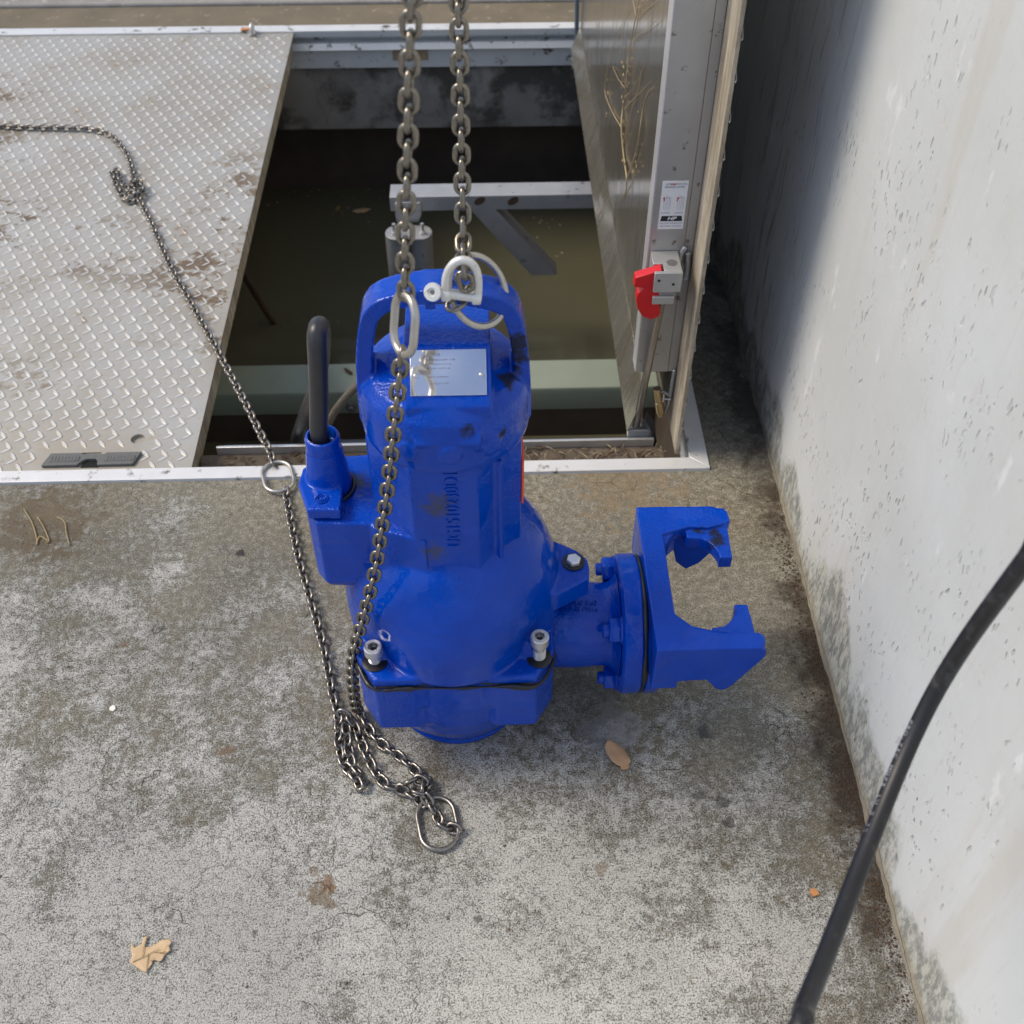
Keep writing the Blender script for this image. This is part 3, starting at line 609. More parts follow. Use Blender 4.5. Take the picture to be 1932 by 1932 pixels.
# ------------------------------------------------------------------ inside the pit
YB = 1.60
def py(x, y, yv=YB): return at(x, y, 'y', yv)
arm = thing('support_arm', 'grey aluminium box arm with diagonal brace crossing the pit', 'support arm', (0, YB, -.15))
zt = py(735, 372).z; zb = py(737, 399).z; x_l = py(736, 385).x; th = .062
MB().box((x_l, YB, zb), (.455, YB + th, zt)).build('beam', 'pit_aluminium', arm, .0015)
pz = [(py(888, 400).x, zb - .0004), (py(935, 400).x, zb - .0004), (py(1052, 515).x, py(1052, 520).z), (py(1003, 520).x, py(1003, 521).z)]
MB().prism(pz, YB + .002, YB + th - .004, 'y').build('brace', 'pit_aluminium', arm, .0012)
for px_ in (905, 968):
    q = py(px_, 379); MB().prism([(q.x + .013 * cos(t) + .006 * sin(t), q.z + .012 * sin(t)) for t in [2 * pi * i / 20 for i in range(20)]], YB - .0012, YB - .0002, 'y').build('slot', 'litter', arm)
rail = thing('guide_rails', 'twin steel guide pipes with an oval cap plate hanging under the arm', 'guide rails', (x_l + .07, YB - .02, -.3))
cz = py(770, 438, YB - .05).z; cx = py(771, 438, YB - .05).x
ov = []
for i in range(40):
    t = 2 * pi * i / 40; ov.append((cx + (.032 if cos(t) > 0 else -.032) + .028 * cos(t), YB - .05 + .032 * sin(t)))
MB().prism(ov, cz - .006, cz).build('cap_plate', 'pit_aluminium', rail, .0012)
for sgn in (-1, 1):
    MB().cyl((cx + sgn * .033, YB - .05, cz - .0062), (cx + sgn * .033, YB - .05, PZ - .05), .0275, n=28).build('pipe', 'pit_aluminium', rail)
    bx = cx + sgn * .036
    bo = MB().lathe([(.0085, 0), (.0085, .007)], 6, Matrix.Translation((bx, YB - .058, cz + .0003))).lathe([(.0045, .007), (.0045, .03)], 12, Matrix.Translation((bx, YB - .058, cz))).build('bolt', 'zinc_screw', rail)
hx_ = cx - .028
hgp = [(hx_ - .004, cz + .0005), (hx_ + .052, cz + .0005), (hx_ + .062, zb - .006), (hx_ + .062, zt - .012), (hx_ - .004, zt - .012), (hx_ - .006, zb - .01)]
MB().prism(hgp, YB - .0065, YB - .002, 'y').build('hanger_plate', 'pit_aluminium', rail, .002)
for sgn in (0, 1): MB().cyl((hx_ + .004 + .048 * sgn, YB - .014, (zt + zb) / 2), (hx_ + .004 + .048 * sgn, YB - .0066, (zt + zb) / 2), .009, n=18).build('bolt', 'zinc_screw', rail)

GZ = -.33
g0, g1 = at(900, 682, 'z', GZ).y, at(900, 735, 'z', GZ).y
gb = thing('green_beam', 'pale green painted steel beam across the pit behind the pump', 'beam', (0, g1, GZ))
gz2 = at(900, 775, 'y', g1).z
prof = [(g0, GZ), (g1 + .010, GZ), (g1 + .003, GZ - .003), (g1, GZ - .010), (g1, gz2), (g1 + .004, gz2), (g1 + .004, GZ - .014), (g0, GZ - .014)]
MB().prism(prof, -1.79, .459, 'x').build('angle_section', 'green_steel', gb, .0008, smooth=30)
MB().box((-1.79, g1 + .0045, gz2 - .09), (.459, g1 + .02, gz2 - .003)).build('web', 'pit_wet', gb)
q = at(663, 765, 'y', g1 - .002); MB().lathe([(.013, 0), (.013, .009), (.007, .010), (.007, .018)], 6, frame(q, (1, 0, 0), (0, 0, 1))).build('bolt', 'grey_plastic', gb)
lq = at(678, 716, 'z', GZ + .002)
def flatleaf(name, outline, c, rot, mat, label, cat='leaf', bend=.1, z=.002, group=None, tilt=(0, 0)):
    """a dry leaf: outline with a midrib fold, real thickness"""
    me = MB(); k = len(outline); cx_ = sum(p[0] for p in outline) / k; cy_ = sum(p[1] for p in outline) / k
    L_ = max(abs(p[0]) for p in outline)
    bm = bmesh.new(); vv = [bm.verts.new((x, y, 0)) for x, y in outline]; f_ = bm.faces.new(vv)
    bmesh.ops.triangulate(bm, faces=[f_]); bmesh.ops.subdivide_edges(bm, edges=bm.edges, cuts=2, use_grid_fill=True)
    for v in bm.verts: X_, Y_ = v.co.x, v.co.y; v.co.z = bend * (abs(Y_) * .8 + X_ * X_ / L_ * .7) + .0005 * sin(X_ * 260) * cos(Y_ * 210)
    bm.verts.index_update(); vs = [tuple(v.co) for v in bm.verts]; fs = [tuple(v.index for v in f.verts) for f in bm.faces]; bm.free()
    me.add(vs, fs, Matrix.Translation((c.x, c.y, c.z + z)) @ Matrix.Rotation(rot, 4, 'Z') @ Matrix.Rotation(tilt[0], 4, 'X') @ Matrix.Rotation(tilt[1], 4, 'Y'))
    o = me.build(name, mat, None, smooth=60); sd_ = o.modifiers.new('t', 'SOLIDIFY'); sd_.thickness = .0005
    return tag(o, label, cat, group)
small = [(-.02, 0), (-.012, -.007), (.004, -.008), (.02, -.001), (.006, .006), (-.01, .006)]
flatleaf('floating_leaf', [(x * 1.6, y * 1.9) for x, y in small], at(683, 398, 'z', PZ), .2, 'leaf_pale', 'curled yellow leaf floating on the pit water, larger one left of the guide pipes')
flatleaf('floating_leaf', small, at(637, 394, 'z', PZ), 1.4, 'leaf_wet', 'small upright leaf scrap floating on the pit water beside the yellow leaf')
flatleaf('fallen_leaf', [(x * .9, y * .7) for x, y in small], at(657, 702, 'z', GZ), 2.3, 'litter', 'dark twisted leaf scrap on top of the green beam')
s_ = MB(); s_.tube([at(452, 505, 'z', PZ + .26), at(478, 548, 'z', PZ + .13), at(500, 585, 'z', PZ + .05), at(528, 625, 'z', PZ - .03)], [.010, .010, .009, .008], 10)
tag(s_.build('stick', 'litter', None), 'dark stick poking out of the water beside the tread plate', 'stick')

def branch(b, p, d, L, r, depth, flat=None):
    pts = [p.copy()]; q = p.copy(); dd = d.copy()
    for i in range(6):
        dd = (dd + V((random.uniform(-.16, .16), random.uniform(-.22, .22), random.uniform(-.14, .14)))).normalized()
        q = q + dd * L / 6
        if flat is not None: q.x = flat + random.uniform(-.006, .0)
        pts.append(q.copy())
    b.tube(spline(pts, .012), [r * (1 - .6 * i / (len(spline(pts, .012)) - 1)) for i in range(len(spline(pts, .012)))], 6)
    return pts
sc0 = MB()
for i in range(150):
    cx_, cy_ = random.choice(((600, 356), (720, 352), (660, 392), (1000, 410), (860, 560), (560, 600), (1060, 470)))
    p = at(cx_ + random.gauss(0, 45), cy_ + abs(random.gauss(0, 14)), 'z', PZ + .0006); r_ = random.uniform(.0012, .0045)
    if p.y > 2.41: continue
    k_ = [(r_ * random.uniform(.5, 1.2) * cos(t), r_ * random.uniform(.5, 1.2) * sin(t)) for t in [2 * pi * q / 6 for q in range(6)]]
    sc0.add([(p.x + a, p.y + b__, p.z) for a, b__ in k_], [(0, 1, 2, 3, 4, 5)])
o = struct(sc0.build('scum', 'grit_mixed', None, smooth=0), 'stuff'); o['label'] = 'flecks of scum floating on the pit water'; o['category'] = 'scum'

# dried climbing plant on the leaf underside
tw = MB(); FX = .335
def fx(x, y): return at(x, y, 'x', FX - random.uniform(.0, .005))
def twig(pts, r0, r1):
    sp_ = spline([fx(*p) for p in pts], .012); k_ = len(sp_); tw.tube(sp_, [.66 * (r0 + (r1 - r0) * i / (k_ - 1)) for i in range(k_)], 6)
twig([(1172, 378), (1181, 360), (1182, 335), (1176, 290), (1172, 240), (1175, 200), (1180, 160), (1186, 110), (1194, 60), (1203, 15), (1208, -20)], .0022, .0014)
twig([(1182, 338), (1192, 312), (1201, 280), (1207, 245), (1213, 205), (1222, 175), (1235, 164)], .0016, .0007)
twig([(1176, 270), (1183, 240), (1192, 205), (1205, 165), (1209, 135)], .0013, .0006)
twig([(1178, 205), (1192, 190), (1212, 170), (1228, 153)], .0012, .0006)
twig([(1179, 182), (1192, 170), (1206, 145), (1218, 115)], .0012, .0006)
twig([(1172, 240), (1160, 220), (1148, 195), (1141, 170), (1146, 130), (1155, 95), (1172, 50), (1185, 18)], .0015, .0006)
twig([(1178, 165), (1166, 148), (1156, 125)], .0010, .0006)
twig([(1190, 78), (1205, 66), (1222, 55), (1240, 36)], .0012, .0006)
twig([(1203, 15), (1215, 8), (1230, -6)], .0012, .0007); twig([(1200, 30), (1196, 10), (1192, -12)], .001, .0007); twig([(1206, 5), (1220, -4), (1226, -20)], .001, .0007)
twig([(1197, 40), (1215, 22), (1236, 4)], .001, .0006)
for i in range(34):
    y_ = random.uniform(90, 345); x_ = random.choice((1176, 1205 - (y_ - 200) * .06 if y_ > 180 else 1186, 1146 if y_ < 220 else 1178)) + random.uniform(-3, 3)
    p = fx(x_, y_); tw.lathe([(.0003, -.0035), (.0018, 0), (.0003, .0035)], 6, Matrix.Translation(p) @ Matrix.Rotation(random.uniform(-1, 1), 4, 'X'))
tag(tw.build('dried_vine', 'dry_stem', None, smooth=60), 'dry straw-coloured climbing twig clinging to the underside of the open leaf', 'dried plant')
rt_ = MB()
for pts in ([(597, 128), (592, 150), (596, 175), (604, 195), (612, 215), (618, 236)], [(618, 236), (620, 215), (630, 195), (633, 185)], [(633, 125), (632, 150), (628, 165), (634, 180)], [(600, 128), (615, 122), (632, 126)],
            [(600, 130), (612, 140), (628, 138), (640, 150), (650, 158), (660, 150)], [(605, 175), (615, 188), (630, 190), (638, 184)], [(611, 60), (613, 90), (622, 115), (634, 128)], [(596, 165), (600, 190), (606, 205)], [(605, 130), (603, 148), (610, 162), (622, 158), (628, 140)]):
    rt_.tube(spline([at(x, y, 'y', 2.254 - random.uniform(0, .01)) for x, y in pts], .015), .0011, 5)
tag(rt_.build('hanging_roots', 'grey_root', None, smooth=60), 'tuft of thin pale roots hanging on the far pit wall', 'roots')

# ------------------------------------------------------------------ the pump
pump = thing('submersible_pump', 'glossy blue submersible sewage pump standing on the concrete slab', 'pump', (0, 0, 0))
T = Matrix.Translation
# lower volute
lo = MB(); cc = (.006, 0)
lo.lathe([(.001, 0), (.090, 0), (.095, .008), (.1005, .022), (.113, .046), (.1245, .072), (.1315, .104), (.1345, .14), (.1350, .170), (.1345, .1975)][1:], 64, T((.003, 0, 0)))
def chamf(hx, hy, ch, cx, cy): return [(cx - hx + ch, cy - hy), (cx + hx - ch, cy - hy), (cx + hx, cy - hy + ch), (cx + hx, cy + hy - ch), (cx + hx - ch, cy + hy), (cx - hx + ch, cy + hy), (cx - hx, cy + hy - ch), (cx - hx, cy - hy + ch)]
def cornerpads(b, z0, z1, grow=0.0, inner=.02):
    for sx_, sy_ in ((-1, -1), (1, -1), (1, 1), (-1, 1)):
        X1, Y1 = .128 + grow, .133 + grow; i = .052; c_ = .040
        poly = [(cc[0] + sx_ * u, sy_ * v) for u, v in ((i, .02), (i, Y1), (X1 - c_ * .62, Y1), (X1, Y1 - c_), (X1, .02))]
        poly2 = [(cc[0] + sx_ * u, sy_ * v) for u, v in ((.02, .02), (inner, Y1 - .004), (i, Y1), (X1 - c_ * .62, Y1), (X1, Y1 - c_), (X1 - .002, .05), (X1 - .012, .02))]
        b.prism(poly2, z0, z1)
cornerpads(lo, .104, .1975, 0, .043); cornerpads(lo, .150, .1975)
lo.cast('volute', 'blue_clean', pump, .0024, 7)
MB().lathe([(.093, 0), (.0962, .002), (.0968, .008), (.095, .011)], 64, T((.003, 0, .0006))).build('suction_ring', 'blue_clean', pump, smooth=30)
# black seam
gk = MB(); gk.lathe([(.130, 0), (.1335, .0008), (.1335, .0042), (.130, .005)], 64, T((.003, 0, .1972))); cornerpads(gk, .1976, .2018, -.0012)
gk.build('gasket', 'black_sealant', pump, .0008)
sl = MB(); per = []
for x, y in [(-.1232, -.08), (-.1195, -.098), (-.099, -.1335), (-.06, -.1345), (-.03, -.1345), (0, -.1355), (.03, -.1352), (.07, -.1345), (.11, -.1345), (.1325, -.098), (.1335, -.08)]: per.append((x, y, .1995))
spp = spline(per, .004); sl.tube(spp, [max(.0014, .0030 + .0012 * sin(p.x * 90) + random.uniform(-.0007, .0007) - .0016 * (abs(p.x) < .05)) for p in spp], 8)
sl.build('sealant_bead', 'black_sealant', pump, smooth=80)
# upper casing: dome, corner pads, lug, terminal box
up = MB()
up.lathe([(.12, .202), (.1365, .202), (.1405, .212)] + [(.1415 * math.sqrt(1 - ((z - .245) / .170) ** 2), z) for z in (.225, .245, .265, .285, .305, .322, .338, .352, .365, .376, .386, .395)] + [(.04, .402)], 72, T((.004, 0, 0)))
nv_ = []
for x, y, z in up.v:
    a_ = math.atan2(y, x - .004); k_ = 1 - .075 * sin(2 * a_) ** 4 * max(0, min(1, (.30 - z) / .05)); nv_.append((.004 + (x - .004) * k_, y * k_, z))
up.v = nv_
cornerpads(up, .202, .2155)
for sx_ in (-1, 1):   # ribs running from the pads into the dome
    for sy_ in (-1, 1):
        up.add([(cc[0] + sx_ * .05, sy_ * .10, .206), (cc[0] + sx_ * .105, sy_ * .04, .206), (cc[0] + sx_ * .112, sy_ * .112, .206), (cc[0] + sx_ * .05, sy_ * .05, .30), (cc[0] + sx_ * .07, sy_ * .04, .30), (cc[0] + sx_ * .078, sy_ * .078, .262)],
               [(0, 1, 2), (3, 5, 4), (0, 2, 5, 3), (2, 1, 4, 5), (1, 0, 3, 4)])
up.prism([(.08, .052), (.133, .040), (.166, .020), (.180, .004), (.182, -.012), (.180, -.030), (.136, -.056), (.09, -.06)], .252, .285)
# terminal box
up.prism([(x, y) for x, y in ((-.162, -.040), (-.150, -.056), (-.04, -.062), (-.02, .0), (-.04, .062), (-.140, .058), (-.168, .036), (-.174, .01))], .318, .428)
bxp = ((-.162, -.040), (-.150, -.056), (-.04, -.062), (-.02, .0), (-.04, .062), (-.140, .058), (-.168, .036), (-.174, .01))
for ins, za, zb_ in ((.0025, .311, .33), (.006, .306, .33), (.0115, .302, .33)):
    up.prism([(max(x, x * (1 - 0) + ins) if x < -.1 else x, y * (1 - ins / .06)) for x, y in bxp], za, zb_)
up.prism([(-.085, -.064), (-.02, -.089), (-.02, -.02), (-.085, -.02)], .33, .427)
up.cast('casing', 'blue_enamel', pump, .0022, 4)
# motor housing with octagonal flats
mo = MB(); oc = [(.004 + (.0945) * sin(R(22.5 + 45 * i)), .002 + (.0945) * cos(R(22.5 + 45 * i))) for i in range(8)]
mo.prism(oc, .30, .545); mo.prism([(.061, -.066), (.0655, -.0705), (.070, -.068), (.067, -.060)], .30, .535)
mo.cast('motor_housing', 'blue_enamel', pump, .0022, 4)
# motor cap with lifting handle
cp = MB(); c0_ = (.0065, .002)
cp.lathe([(.08, .540), (.0935, .5405), (.0950, .548), (.0950, .590), (.0915, .606), (.082, .618), (.06, .625), (.02, .627)], 72, T((*c0_, 0)))
cp.prism([(.056, .60), (.056, .655), (.048, .662), (-.024, .662), (-.070, .628), (-.077, .622), (-.077, .610), (-.062, .598)], -.033, .058, 'x')
cp.prism([(-.060, .59), (-.079, .604), (-.086, .596), (-.0935, .585), (-.088, .57)], -.024, .046, 'x')
for px_, py_ in ((850, 854), (772, 845), (930, 843)):
    q = at(px_, py_, 'y', -.092 if px_ == 850 else -.080); dd = V((q.x - c0_[0], q.y - c0_[1], 0)).normalized(); cq = V((c0_[0], c0_[1], .570)) + dd * .090
    cp.cyl(cq, cq + dd * .0082, .0118)
hpts = spline([(-.080, 0, .555), (-.079, 0, .60), (-.0755, 0, .645), (-.0685, 0, .683), (-.060, 0, .701), (-.042, 0, .712), (.006, 0, .720), (.056, 0, .711), (.075, 0, .700), (.0835, 0, .682), (.0895, 0, .645), (.0925, 0, .60), (.0935, 0, .555)], .008)
cp.sweep(hpts, .0088, .019)
cp.box((-.008, -.014, .700), (.002, .010, .712))
cp.cast('motor_cap', 'blue_smeared', pump, .0019, 3)
# nameplate on the sloping face
na, nb = V((0, -.0262, .6605)), V((0, -.0685, .6292)); sl_ = (na - nb).normalized()
nm = frame((.0135, (na.y + nb.y) / 2, (na.z + nb.z) / 2), (1, 0, 0), sl_); nz = nm.col[2].to_3d(); nm.translation += nz * .0012
nh = (na - nb).length / 2 - .002
npl = MB().box((-.0395, -nh, -.0012), (.0395, nh, .0006), nm).build('nameplate', 'polished_plate', pump, .0003)
for sx_ in (-1, 1): MB().lathe([(.0022, 0), (.0020, .0012), (.0008, .0020)], 16, nm @ T((sx_ * .034, -.003, .0006))).build('rivet', 'zinc_screw', npl)
for u, v, s_, tx in ((-.012, nh - .0055, .0045, 'KSB'), (-.008, nh - .011, .0026, 'SUBMERSIBLE PUMP   TYPE'), (-.010, nh - .0155, .0024, 'NO.  1510230  Q 40  H 12'), (-.010, nh - .020, .0024, 'P2 1.5 KW  50 HZ  IP 68'), (-.010, nh - .029, .0024, 'MADE IN GERMANY'), (-.008, nh - .036, .0022, 'T MAX 40 C   INS. F')):
    text('lettering', tx, s_, 'ink_faint', npl, nm @ T((u, v, .0007)), .00005)
# cast lettering up the front flat
fy = .002 - .0945 * cos(R(22.5)) + .0003
lm_ = frame((.0125, fy, .452), (0, 0, 1), (-1, 0, 0))
text('cast_lettering', 'UG1510230D1', .0225, 'blue_enamel', pump, frame((.0125, fy, .4770), (0, 0, 1), (-1, 0, 0)), .0019, width=.90)
# red warning sticker on the right flat
MB().box((.0914, -.034, .432), (.0942, .030, .502)).build('warning_sticker', 'label_red', pump, .0003)
# screws
def socket_screw(x, y, z0, zh):
    r_ = MB().lathe([(.0075, z0), (.0075, zh - .014)], 20, T((x, y, 0))); 
    for i in range(6): r_.lathe([(.0075, 0), (.0084, .0008), (.0084, .0013), (.0075, .002)], 18, T((x, y, z0 + .003 + i * .0026)))
    o = r_.build('socket_screw', 'zinc_screw', pump, smooth=50)
    h_ = MB(); ns = 36; R0, R1, z1 = .0118, .0060, zh
    vs = []; hexr = lambda t: R1 / cos(((t + pi / 6) % (pi / 3)) - pi / 6)
    for rr, zz in ((None, zh - .009), (None, z1), (R0 - .0012, z1), (R0, z1 - .0012), (R0, zh - .0138), (R0 - .001, zh - .0146), (.004, zh - .0146)):
        for i in range(ns):
            t = 2 * pi * i / ns; r2 = rr if rr else hexr(t); vs.append((x + r2 * cos(t), y + r2 * sin(t), zz))
    fs = [tuple(range(ns))]
    for j in range(6): fs += [(j * ns + i, j * ns + (i + 1) % ns, (j + 1) * ns + (i + 1) % ns, (j + 1) * ns + i) for i in range(ns)]
    fs.append(tuple(range(6 * ns, 7 * ns))[::-1])
    h_.add(vs, fs); h_.build('screw_head', 'zinc_screw', o, smooth=35); MB().lathe([(.0056, zh - .0089), (.0056, zh - .0080)], 6, T((x, y, 0))).build('socket_shade', 'ink_black', o, smooth=0)  # black disc paints shade and grime into the hex recess
    MB().lathe([(.0165, z0 - .0012), (.0165, z0 + .0004), (.013, z0 + .0014), (.008, z0 + .0016)], 20, T((x, y, 0)) @ Matrix.Diagonal((1, 1, 1, 1))).build('grease_ring', 'black_sealant', o, smooth=60)
socket_screw(-.097, -.103, .2165, .2485); socket_screw(.1135, -.103, .2165, .262)
socket_screw(.1135, .103, .2165, .245); socket_screw(-.097, .103, .2165, .245)
hbolt = MB().lathe([(.0098, .2875), (.0098, .2925), (.0085, .2938)], 6, T((.1615, -.003, 0)) @ Matrix.Rotation(.2, 4, 'Z')).build('hex_bolt', 'white_bolt', pump, .0006)
MB().lathe([(.0148, .2854), (.0148, .2872), (.011, .2874)], 28, T((.1615, -.003, 0))).build('washer', 'black_sealant', hbolt, smooth=30)
# cable gland with clamp
gl = MB(); gx, gy = -.1385, .006
gl.lathe([(.0272, .430), (.0262, .447), (.0235, .470), (.0215, .490), (.0205, .4915)], 40, T((gx, gy, 0)))
gl.prism([(-.1585, -.052), (-.1205, -.053), (-.1195, -.012), (-.112, .012), (-.125, .032), (-.150, .034), (-.170, .018), (-.1735, -.008)], .431, .447)
gl.cast('gland_clamp', 'blue_clean', pump, .0017, 3)
cpn = MB(); ns = 40
prf = [(.0112, .494), (.0150, .497), (.0150, .5085), (.0168, .5115), (.0192, .5105), (.0205, .507), (.0208, .490), (.0205, .489), (.0150, .489)]
vs = [(gx + r_ * cos(2 * pi * i / ns), gy + r_ * sin(2 * pi * i / ns), z_) for r_, z_ in prf for i in range(ns)]
cpn.add(vs, [(j * ns + i, j * ns + (i + 1) % ns, (j + 1) * ns + (i + 1) % ns, (j + 1) * ns + i) for j in range(len(prf) - 1) for i in range(ns)])
cpn.build('gland_collar', 'blue_clean', pump, smooth=35)
sc = at(606, 941, 'z', .448); cs = MB()
for r0_, r1_ in ((.0068, .0078), (.0042, .0050)):
    k_ = 28; vs = [(sc.x + r_ * cos(2 * pi * i / k_), sc.y + r_ * sin(2 * pi * i / k_), z_) for r_, z_ in ((r0_, .4472), (r0_, .4486), (r1_, .4486), (r1_, .4472)) for i in range(k_)]
    cs.add(vs, [(j * k_ + i, j * k_ + (i + 1) % k_, (j + 1) * k_ + (i + 1) % k_, (j + 1) * k_ + i) for j in range(3) for i in range(k_)])
cs.lathe([(.0026, .4476), (.0026, .4479)], 12, T((sc.x, sc.y, 0)))
cs.build('clamp_screw', 'blue_clean', pump, smooth=40)
MB().tube([(gx + .0290 * cos(t), gy - .002 + .031 * sin(t), .4297) for t in [-1.2 + i * .12 for i in range(20)]], .0030, 8).build('gland_seal', 'black_sealant', pump)
# small spot face ring on the dome
q = at(993, 1188, 'z', .25)
# discharge elbow and flange
ZC = .150
dp = MB(); ns = 56
prf = [(.09, .055), (.125, .0575), (.150, .0600), (.172, .0605), (.192, .0590), (.206, .0580), (.214, .0600), (.221, .067), (.2255, .078)]
mx = Matrix(((0, 0, 1, 0), (1, 0, 0, 0), (0, 1, 0, ZC), (0, 0, 0, 1)))
dp.lathe([(r_, x_) for x_, r_ in prf], ns, mx)
dp.cast('discharge_pipe', 'blue_enamel', pump, .0022, 5)
fl = MB(); fl.lathe([(.0930, .2255), (.0965, .2285), (.0972, .231), (.0972, .2505), (.0955, .2530)], 72, mx); fl.build('flange', 'blue_clean', pump, smooth=25)
MB().lathe([(.0935, .2532), (.0935, .2580)], 64, mx).build('flange_gasket', 'black_sealant', pump, smooth=30)
sb = MB(); pr = [(.2556, .094 * sin(t), ZC + .094 * cos(t)) for t in [2 * pi * i / 90 for i in range(90)]]
sb.tube(pr, [max(.0010, .0034 + .0014 * sin(p_[2] * 70 + p_[1] * 40) + random.uniform(-.0006, .0006)) for p_ in pr], 8, True); sb.build('sealant_bead', 'black_sealant', pump, smooth=80)
for sy_ in (-1, 1):
    for sz_ in (-1, 1):
        y_, z_ = sy_ * .0535, ZC + sz_ * .0535
        mb_ = Matrix(((0, 0, 1, 0), (1, 0, 0, y_), (0, 1, 0, z_), (0, 0, 0, 1)))
        bo = MB().lathe([(.0160, .2075), (.0178, .2095), (.0178, .2225), (.0165, .2242)], 6, mb_).build('flange_nut', 'blue_clean', pump, .0008)
        MB().lathe([(.0070, .199), (.0090, .201), (.0090, .2074)], 20, mb_).build('stud', 'blue_clean', bo, smooth=40)
        MB().lathe([(.0190, .2228), (.0190, .2254)], 24, mb_).build('washer', 'blue_clean', bo, smooth=30)
# raised casting marks on the pipe
for i, s_ in enumerate(('GGG40 5/60', 'NN 65 PN16')):
    text('cast_lettering', s_, .0092, 'blue_enamel', pump, frame((.172, -.010 - i * .0095, ZC + .0594 - i * .0020), (1, 0, 0), (0, .98 - i * .03, .19 + i * .19)), .0016)
# claw that hangs on the guide rails
cw = MB(); ZT = .250
cw.lathe([(.0935, .2582), (.0970, .2602), (.0970, .276), (.0955, .2780)], 72, mx)
cw.prism([(.260, .128), (.290, .1265), (.2915, .06), (.2905, -.07), (.294, -.1205), (.260, -.121)], .165, ZT)
arm_far = [(.260, .128), (.366, .127), (.387, .117), (.3885, .097), (.355, .0855), (.330, .0885), (.291, .0755), (.288, .05), (.262, .05)]
cw.prism(arm_far, .232, ZT)
cw.prism([(.270, ZT), (.386, ZT - .004), (.384, .214), (.354, .166), (.336, .153), (.320, .170), (.3115, .205), (.270, .20)], .092, .1265, 'y')
# inward prong, far, with round bite
def prong(y_root, y_tip, x0, x1, s):
    pts = [(x0, y_root), (x1 + .004, y_root), (x1 + .0015, y_tip), (x1 - .0165, y_tip)]
    cxb, cyb, rb_ = x1 - .054, y_tip + s * .002, .038
    for i in range(9):
        t = R(0 + 62 * i / 8); pts.append((cxb + rb_ * cos(t), cyb + s * rb_ * sin(t)))
    pts.append((x0, cyb + s * rb_ * .93)); return pts
cw.prism(prong(.106, .036, .325, .381, 1), .222, ZT - .007)
cw.prism(prong(-.104, -.045, .336, .387, -1), .205, ZT - .006)
cw.prism([(.290, -.058), (.302, -.074), (.314, -.082), (.3145, -.1), (.290, -.1)], .20, ZT - .006)
cw.prism([(.290, .052), (.300, .072), (.314, .086), (.290, .09)], .205, ZT - .006)
arm_near = [(.260, -.121), (.392, -.1202), (.399, -.112), (.400, -.102), (.394, -.0955), (.345, -.0935), (.310, -.083), (.288, -.06)]
cw.prism(arm_near, .228, ZT)
cw.prism([(.262, ZT), (.391, ZT), (.400, ZT - .007), (.4005, ZT - .018), (.396, ZT - .028), (.366, .166), (.356, .157), (.347, .160), (.331, .182), (.262, .178)], -.1208, -.0955, 'y')
cw.cast('claw_bracket', 'blue_clean', pump, .0014, 8)

# ------------------------------------------------------------------ cables and rope
def tubething(name, pts, r, mat, label, cat, nseg=18, step=.01):
    sp_ = spline(pts, step); o = MB().tube(sp_, r, nseg).build(name, mat, None, smooth=80); return tag(o, label, cat)
tubething('power_cable', [(gx, gy, .492), at(602, 815, 'y', gy), at(602, 760, 'y', gy), at(600, 690, 'y', gy), at(598, 640, 'y', gy + .004), at(600, 620, 'y', gy + .014), at(604, 616, 'y', gy + .030), at(606, 640, 'y', .075), at(604, 690, 'y', .17), at(594, 735, 'y', .33), at(576, 780, 'y', .50), at(560, 825, 'y', .62), at(562, 838, 'y', .66), at(572, 810, 'y', .70), at(590, 765, 'y', .74), at(602, 735, 'y', .80), at(604, 705, 'y', .90), at(604, 690, 'y', 1.0), at(604, 672, 'z', PZ - .05)], .0108,
          'cable_rubber', 'black rubber power cable arching out of the pump gland and down behind it', 'cable')
tubething('muddy_rope', [at(760, 640, 'y', .60), at(720, 685, 'y', .56), at(690, 714, 'y', .53), at(650, 752, 'y', .52), at(622, 795, 'y', .53), at(605, 860, 'y', .60), at(600, 930, 'y', .75)], .0068,
          'mud_rope', 'mud-caked rope hanging into the pit behind the black power cable', 'rope', 12)
hose_px = [(1490, 1965), (1514, 1916), (1540, 1851), (1564, 1786), (1598, 1700), (1634, 1606), (1663, 1530), (1694, 1446), (1723, 1380), (1754, 1316), (1783, 1268), (1814, 1221), (1845, 1176), (1879, 1131), (1932, 1060), (1990, 985)]
for _ in range(4): hose_px = [hose_px[0]] + [tuple((hose_px[i - 1][k] + 2 * hose_px[i][k] + hose_px[i + 1][k]) / 4 for k in (0, 1)) for i in range(1, len(hose_px) - 1)] + [hose_px[-1]]
hp_ = []
for i, (x, y) in enumerate(hose_px):
    d = (CM @ V((x - RES / 2, -(y - RES / 2), -FPX))).normalized(); hp_.append(CAM + d * (.84 + .17 * sin(i / 15 * pi)))
p_print = hp_[6]
hp_ = [hp_[0] + V((-.20, -.10, -hp_[0].z + .012)), hp_[0] + V((-.13, -.07, -.50)), hp_[0] + V((-.05, -.03, -.22))] + hp_ + [hp_[-1] + V((.012, -.05, .10)), hp_[-1] + V((.015, -.16, .30)), hp_[-1] + V((.01, -.30, .60))]
hsp = spline(hp_, .008)
hose = tag(MB().tube(hsp, .0074, 24).build('rubber_hose', 'hose_rubber', None, smooth=80), 'thick black rubber hose crossing the lower right foreground in front of the wall', 'hose')
